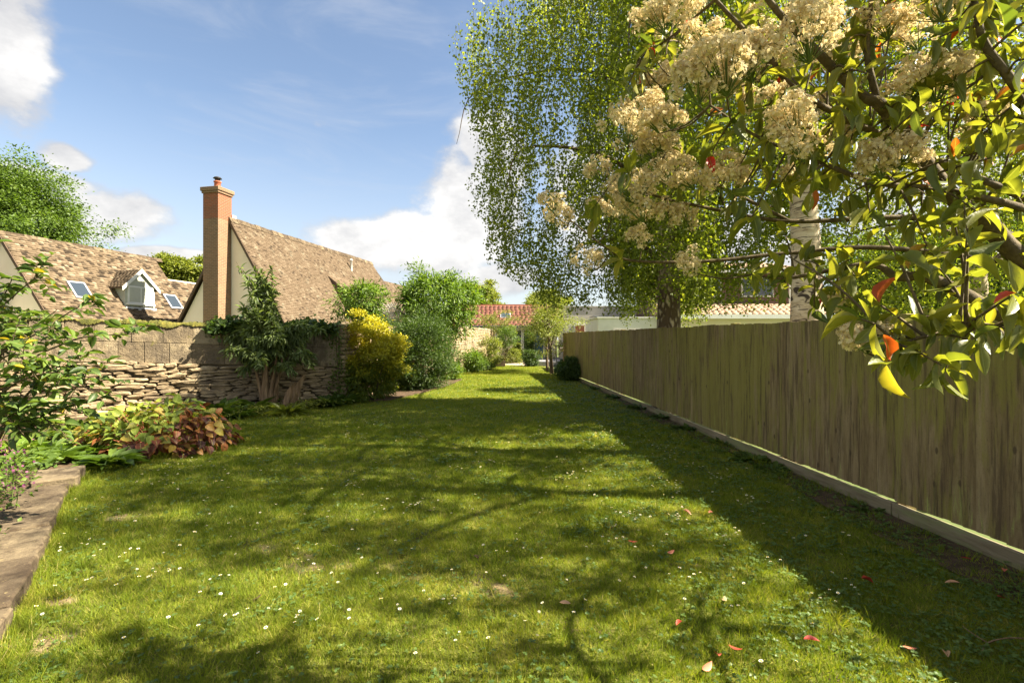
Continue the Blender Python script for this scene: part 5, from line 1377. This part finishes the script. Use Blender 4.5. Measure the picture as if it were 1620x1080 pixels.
# background trees
def bigtree(label, px, py_top, d, wpx, seed, mat, ncl, lsize, name='background_tree', low=.35):
    top = P(px, py_top, d); Rr = wpx * d / F / 2; H = top.z
    rz = H * (1 - low) / 2
    return tree(name, label, (top.x, top.y, 0), H, .035 * H, (Rr, Rr, rz), H - rz * 1.02, ncl, 125, Rr * .12, mat, lsize, .6, seed, nlimb=10, group='trees beyond the roofs', shell=.35, lump=.26)
bigtree('large leafy tree rising behind the far left house', 8, 250, 44, 205, 51, 'l_mid', 260, .24)
bigtree('dark conifer-like tree at the left picture edge behind the roof', -70, 300, 40, 170, 52, 'l_mid', 170, .24)
bigtree('light green treetop between the two tiled houses', 288, 400, 60, 82, 53, 'l_olive', 170, .32)
bigtree('small distant treetop above the red roof', 757, 450, 75, 66, 54, 'l_olive', 170, .32)
bigtree('distant treetop behind the apple tree', 868, 462, 62, 60, 55, 'l_olive', 120, .32)
bigtree('leafy tree beyond the brick house at far right', 1560, 330, 30, 300, 56, 'l_mid', 220, .24, low=.1)
bigtree('leafy tree beyond the brick house, just right of the pale birch', 1390, 380, 34, 190, 57, 'l_mid', 160, .24, low=.1)

# patio furniture
v = P(894, 578, 29.8)
tb = thing('stone_pedestal', (v.x, v.y, .27), 'small stone pedestal table on the patio by the fence end', 'table')
lathe([(.0, .74), (.30, .74), (.32, .70), (.30, .64), (.14, .60), (.10, .30), (.16, .08), (.22, .0)], M['ashlar'], 'pedestal', tb, (0, 0, 0))
MB().box(-.38, .38, -.28, .28, .742, .80).build('table_top', M['ashlar'], tb, .02)
v = P(788, 579, 28.6)
tr = thing('wooden_trough', (v.x, v.y, 0), 'brown wooden planting trough at the end of the lawn', 'planter')
MB().box(-.42, .42, -.16, -.12, .03, .33).box(-.42, .42, .12, .16, .03, .33).box(-.42, -.38, -.12, .12, .03, .33).box(.38, .42, -.12, .12, .03, .33).build('box', M['brown_board'], tr)
MB().box(-.38, .38, -.12, .12, .05, .27).build('soil', M['soil'], tr)
for k, x in enumerate((852, 868)):
    v = P(x, 566, 33.5)
    cr = thing('patio_chair', (v.x, v.y, .27), ('blue patio chair left of the apple trunk', 'blue patio chair behind the apple trunk')[k], 'chair', 'blue chairs on the patio')
    MB().box(-.25, .25, -.25, .25, .40, .45).build('seat', M['blue'], cr); MB().box(-.25, .25, .22, .26, .452, .95).build('backrest', M['blue'], cr)
    for (a, b_) in ((-.22, -.22), (.22, -.22), (-.22, .22), (.22, .22)): MB().box(a - .02, a + .02, b_ - .02, b_ + .02, 0, .399).build('leg', M['blue'], cr)

# ------------------------------------------------------------------ grass, clover, daisies, fallen leaves
def scatter(y0, y1, dens):
    r = rng; out = []
    area = (y1 - y0) * 14; n_ = int(area * dens)
    x = r.uniform(-8.5, 4, n_); y = r.uniform(y0, y1, n_)
    k = (x > left_edge(y) + .0) & (x < FX(y) - .03) & (np.abs(x / y) < 1.12)
    return x[k], y[k]
Ps, Ax, Ln, Wd, Ti = [], [], [], [], []
for (y0, y1, dn, L0, W0) in ((1.5, 3.2, 13000, .040, .0038), (3.2, 5.5, 8000, .041, .0048), (5.5, 9, 4200, .040, .006), (9, 15, 1900, .046, .0095), (15, 30.3, 800, .055, .016)):
    x, y = scatter(y0, y1, dn); n_ = len(x)
    wn_ = worn_at(x, y)
    fdist = FX(y) - x
    patch = wob(x, y, 1.1, 1); fine = wob(x, y, 3.1, 4)
    # sparse next to the fence and on the right-hand moss, thin on worn places
    pr = 1 - .96 * np.clip(wn_ * 1.5, 0, 1) - np.clip((.75 - fdist) / .75, 0, 1) * .75 - .38 * np.clip((2.2 - fdist) / 2.2, 0, 1) + .35 * fine + .1
    k = rng.random(n_) < pr
    x, y, wn_, patch, fine, fdist = x[k], y[k], wn_[k], patch[k], fine[k], fdist[k]; n_ = len(x)
    Ps.append(np.stack([x, y, lawn_h(x, y) - .004], -1))
    Ax.append(np.stack([rng.normal(size=n_) * .62 + .15 * patch, rng.normal(size=n_) * .62, np.ones(n_)], -1))
    tall = 1 + .45 * np.clip(patch + .2, 0, 1) + 1.0 * np.exp(-((x - left_edge(y)) / .25) ** 2) - .3 * np.clip((2 - fdist) / 2, 0, 1)
    Ln.append(L0 * rng.uniform(.55, 1.4, n_) * tall * (1 - .5 * wn_)); Wd.append(W0 * rng.uniform(.7, 1.3, n_))
    t_ = rng.normal(.42, .18, n_) + .20 * fine - .16 * patch + .10 * wob(x, y, .5, 7)
    t_ = np.where(rng.random(n_) < .035 + .55 * np.clip(wn_, 0, 1), rng.uniform(.82, 1, n_), np.clip(t_, 0, .8))
    Ti.append(t_)
tx, ty = scatter(1.6, 9, 60); nt = len(tx)
ii = np.repeat(np.arange(nt), 24); n_ = len(ii)
dx_ = rng.normal(size=(n_, 2)) * .022
Ps.append(np.stack([tx[ii] + dx_[:, 0], ty[ii] + dx_[:, 1], lawn_h(tx[ii], ty[ii]) - .004], -1)); Ax.append(np.concatenate([dx_ * 22 + rng.normal(size=(n_, 2)) * .25, np.ones((n_, 1))], 1))
Ln.append((rng.uniform(.04, .10, nt)[ii]) * rng.uniform(.6, 1.15, n_)); Wd.append(.0022 + .0007 * ty[ii]); Ti.append(np.clip(rng.normal(.4, .2, nt)[ii] + rng.normal(size=n_) * .1, 0, .9))
pos = np.concatenate(Ps); n_ = len(pos)
az = rng.uniform(0, 6.28, n_)
gr = leaf_mesh('grass', T_BLADE, pos, np.concatenate(Ax), np.stack([np.cos(az), np.sin(az), np.zeros(n_)], -1), np.concatenate(Ln), np.concatenate(Wd), np.concatenate(Ti), M['l_grass'])
prop(gr, 'short uneven lawn grass, thinner towards the fence', 'grass', kind='stuff')
# clover and other small weeds, thickest on the right
Ps, Ln = [], []
for (y0, y1, dn, L0) in ((1.5, 3.2, 1700, .014), (3.2, 6, 900, .018), (6, 11, 420, .026), (11, 19, 120, .04)):
    x, y = scatter(y0, y1, dn); fdist = FX(y) - x
    pr = np.clip(.10 + .85 * np.clip((2.9 - fdist) / 2.2, 0, 1) + .9 * np.clip(wob(x, y, 1.4, 5) - .22, 0, 1), 0, 1) * np.clip(fdist / .35, .15, 1) * (wob(x, y, 3.6, 9) > -.15)
    k = rng.random(len(x)) < pr; x, y = x[k], y[k]
    Ps.append(np.stack([x, y, lawn_h(x, y) + rng.uniform(.012, .038, len(x))], -1)); Ln.append(L0 * rng.uniform(.7, 1.4, len(x)))
pos = np.concatenate(Ps); Lc = np.concatenate(Ln); n_ = len(pos)
a0 = rng.uniform(0, 6.28, n_); P3, A3 = [], []
for k in range(3):
    a = a0 + k * 2.094; P3.append(pos); A3.append(np.stack([np.cos(a), np.sin(a), rng.normal(.1, .2, n_)], -1))
pos3 = np.concatenate(P3); n3 = len(pos3)
co = leaf_mesh('clover', T_DIA, pos3, np.concatenate(A3), np.array([0, 0, 1.0]) + rng.normal(size=(n3, 3)) * .3, np.tile(Lc, 3), np.tile(Lc, 3) * 1.0, np.tile(np.clip(rng.normal(.45, .25, n_), 0, 1), 3), M['l_clover'])
prop(co, 'clover and small weeds spreading through the lawn by the fence', 'clover', kind='stuff')
# tufts along the fence foot
for k, (y, dx, n2, L) in enumerate(((6.35, .16, 60, .17), (5.9, .22, 40, .15), (8.6, .10, 50, .16), (11.2, .1, 40, .2), (13.2, .12, 40, .2), (7.4, .09, 30, .12), (4.5, .12, 24, .1), (9.8, .12, 40, .16), (15.5, .12, 40, .2))):
    rosette(('broad dark weeds lying against the gravel board, largest clump', 'weed clump just before the largest one by the fence', 'weed tuft at the fence foot, third from the near end', 'weed tuft halfway down the fence foot', 'weed tuft past the middle of the fence foot', 'small weed tuft beyond the largest clump by the fence', 'smallest weed tuft, nearest at the fence foot', 'weed tuft level with the rugged birch', 'farthest weed tuft on the fence foot')[k],
            (FX(y) - dx - .03, y, .01), n2, L, .42, 'l_dark', 500 + k, .16, .5, T_OVAL, 'weed', 'weed', 'weeds along the fence foot')

# daisies
dm_ = []
for v_ in range(4):
    V, Fq, mi = [], [], []
    npt = 11; R_ = .0082; h = .042 + .012 * v_
    tilt = (.0, .25, -.2, .35)[v_]
    def tp(x, y, z): return (x, y * math.cos(tilt) - z * math.sin(tilt), h + y * math.sin(tilt) + z * math.cos(tilt))
    for k in range(npt):
        a = k * 2 * math.pi / npt; b = len(V)
        V += [tp(math.cos(a) * .003, math.sin(a) * .003, 0), tp(math.cos(a - .24) * R_ * .85, math.sin(a - .24) * R_ * .85, .002), tp(math.cos(a) * R_, math.sin(a) * R_, .0015), tp(math.cos(a + .24) * R_ * .85, math.sin(a + .24) * R_ * .85, .002)]
        Fq.append((b, b + 1, b + 2, b + 3)); mi.append(0)
    b = len(V)
    V += [tp(math.cos(a) * .0045, math.sin(a) * .0045, .002) for a in np.linspace(0, 2 * math.pi, 6, endpoint=False)] + [tp(0, 0, .0045)]
    for k in range(6): Fq.append((b + k, b + (k + 1) % 6, b + 6, b + 6)); mi.append(1)
    b = len(V)
    V += [(.0012, 0, 0), (-.0006, .001, 0), (-.0006, -.001, 0), (.0012, 0, h), (-.0006, .001, h), (-.0006, -.001, h)]
    for (p_, q_) in ((0, 1), (1, 2), (2, 0)): Fq.append((b + p_, b + q_, b + 3 + q_, b + 3 + p_)); mi.append(2)
    me = bpy.data.meshes.new('daisy'); me.from_pydata(V, [], [tuple(dict.fromkeys(f)) for f in Fq]); me.update()
    for x_ in (M['daisy'], M['daisy_eye'], M['stem']): me.materials.append(x_)
    me.polygons.foreach_set('material_index', mi); dm_.append(me)
cl_px = [(270, 745), (255, 770), (370, 762), (300, 735), (345, 700), (590, 672), (660, 690), (560, 690), (800, 660), (850, 690), (900, 680), (960, 690), (1000, 700), (700, 655), (750, 740), (1050, 780), (1080, 830), (990, 830), (960, 870), (1000, 940), (700, 960), (430, 975), (270, 920), (235, 915), (480, 1000), (1150, 860), (1250, 905), (1340, 940), (560, 775), (640, 810), (780, 880), (900, 760), (1100, 920), (640, 975), (1180, 800), (1000, 620), (1010, 640), (940, 640), (930, 700), (1090, 740), (310, 960), (375, 985), (205, 885), (145, 870), (1060, 720), (1130, 760), (870, 650)]
daisy_all = []
while len(daisy_all) < 760:
    if rp.random() < .62:
        x, y = rp.choice(cl_px)
        if y > 840 and rp.random() > .22: continue
        s_ = rp.uniform(.3, 1.3); x += rp.gauss(0, 26) * s_; y += rp.gauss(0, 10) * s_
    else:
        x, y = rp.uniform(30, 1350), rp.triangular(600, 1075, 605)
    if y < 600 or y > 1078: continue
    X, Y = gp_(x, y)
    if X < left_edge(np.array(Y)) + .1 or X > FX(Y) - .5: continue
    daisy_all.append((X, Y))
daisy_all.sort(key=lambda q: q[1])
for k, (X, Y) in enumerate(daisy_all[:300]):
    o = link('daisy', dm_[rp.randrange(4)])
    o.location = (X, Y, float(lawn_h(np.array(X), np.array(Y))) - .004); o.rotation_euler = (0, 0, rp.uniform(0, 6.28)); o.scale = (rp.uniform(.75, 1.25) * (1 + .03 * Y),) * 3
    prop(o, 'small white daisy in flower on the lawn', 'daisy', 'daisies on the lawn')
Vs, Fs, mi = [], [], []; b = 0
src = dm_[0]; sv = np.zeros(len(src.vertices) * 3); src.vertices.foreach_get('co', sv); sv = sv.reshape(-1, 3); sf = [tuple(p.vertices) for p in src.polygons]; smi = [p.material_index for p in src.polygons]
for (X, Y) in daisy_all[300:]:
    s_ = rp.uniform(.8, 1.3) * (1 + .035 * Y)
    Vs.append(sv * s_ + np.array([X, Y, float(lawn_h(np.array(X), np.array(Y)))])); Fs += [tuple(b + i for i in f) for f in sf]; mi += smi; b += len(sv)
me = bpy.data.meshes.new('distant_daisies'); me.from_pydata(np.concatenate(Vs).tolist(), [], Fs); me.update()
for x_ in (M['daisy'], M['daisy_eye'], M['stem']): me.materials.append(x_)
me.polygons.foreach_set('material_index', mi)
prop(link('daisy_drift', me), 'drift of tiny white daisies farther down the lawn', 'daisies', kind='stuff')

# fallen photinia leaves
M['fallen'] = leaf_mat('fallen_leaf', [(0, (.33, .02, .015)), (.35, (.50, .09, .05)), (.7, (.55, .22, .13)), (1, (.42, .30, .16))], .12, (1, .6, .4), .5)
M['dead'] = gen_mat('dead_leaf', [(.3, (.10, .055, .035)), (.7, (.20, .12, .08))], 30)
fl = [(1079, 996, .25, 'curled red fallen leaf on the lawn at lower centre right'), (1138, 1053, .4, 'pinkish red fallen leaf upright near the bottom edge'), (1175, 1041, .3, 'narrow red fallen leaf beside the pinkish upright one'), (1112, 1075, .55, 'salmon fallen leaf cut by the bottom edge'),
      (1271, 1025, .1, 'flat dark red fallen leaf in a sunny patch near the bottom'), (1428, 1036, .6, 'pale pink fallen leaf at lower right'), (1500, 1055, .9, 'tan pink fallen leaf near the twig at lower right'), (1363, 927, .15, 'narrow bright red fallen leaf in the fence shade'), (1519, 893, .05, 'crimson fallen leaf close to the gravel board'),
      (1590, 912, .5, 'pink and red fallen leaf against the gravel board'), (1519, 934, .85, 'long tan fallen leaf below the crimson one'), (1578, 956, .0, 'deep crimson fallen leaf at the right edge'), (1056, 885, .6, 'pink fallen leaf alone in mid lawn shade'), (1121, 821, .6, 'pink fallen leaf farthest towards the birch shadow'), (1081, 816, .75, 'tan orange fallen leaf beside the farthest pink one'),
      (993, 865, .35, 'dull red fallen leaf at the edge of the dappled light'), (1146, 955, 1.0, 'round yellow green fallen leaf on the lawn'), (885, 966, .9, 'small tan fallen leaf left of the sunlit patches')]
for k, (x, y, ti, lab) in enumerate(fl):
    X, Y = gp_(x, y - 3); vv = T_BIG[0].copy(); vv[:, 0] *= .46; vv[:, 2] = vv[:, 2] * rp.uniform(-1.2, 1.6) + .35 * np.abs(vv[:, 0])
    o = link('fallen_leaf', mesh('fallen_leaf', vv, T_BIG[1], np.full(len(vv), ti), True, (M['fallen'],)))
    o.location = (X, Y, .040); o.rotation_euler = (rp.uniform(-.35, .2), rp.uniform(-.35, .35), rp.uniform(0, 6.28)); o.scale = (rp.uniform(.06, .082),) * 3
    prop(o, lab, 'leaf', 'fallen leaves on the lawn')
for k, (x, y, lab) in enumerate(((644, 883, 'brown curled dead leaf standing in the grass at centre'), (749, 886, 'flat brown dead leaf right of the curled one'), (483, 836, 'pale grey dead leaf left of centre lawn'), (676, 812, 'small brown dead leaf behind the sunlit grass'), (893, 712, 'dark dead leaf far down the lawn'), (415, 947, 'grey brown dead leaf at lower left'))):
    X, Y = gp_(x, y); vv = T_BIG[0].copy(); vv[:, 0] *= .55; vv[:, 2] = vv[:, 2] * -1.5 + .8 * np.abs(vv[:, 0])
    o = link('dead_leaf', mesh('dead_leaf', vv, T_BIG[1], None, True, (M['dead'],)))
    o.location = (X, Y, .035); o.rotation_euler = (rp.uniform(-.6, .3), rp.uniform(-.5, .5), rp.uniform(0, 6.28)); o.scale = (.07,) * 3
    prop(o, lab, 'leaf', 'dead leaves on the lawn')
X, Y = gp_(1575, 1030)
tg = thing('fallen_twig', (X, Y, .02), 'pale bare twig lying on the soil at lower right', 'twig')
tube_obj('stick', [(curve([(-.12, -.05, 0), (-.02, .02, .012), (.12, .05, .02), (.25, .05, .012)], 4), np.linspace(.005, .003, 13))], M['pale_bark'], tg, 5)
tube_obj('stick', [(curve([(-.02, .02, .012), (-.05, .09, .03), (-.04, .14, .03)], 4), np.linspace(.003, .0015, 9))], M['pale_bark'], tg, 5)
print('leaves birch', nb, 'stones', nst, 'boards', k, 'grass', len(gr.data.polygons), 'tris', sum(len(o.data.polygons) for o in S.objects if o.type == 'MESH'))
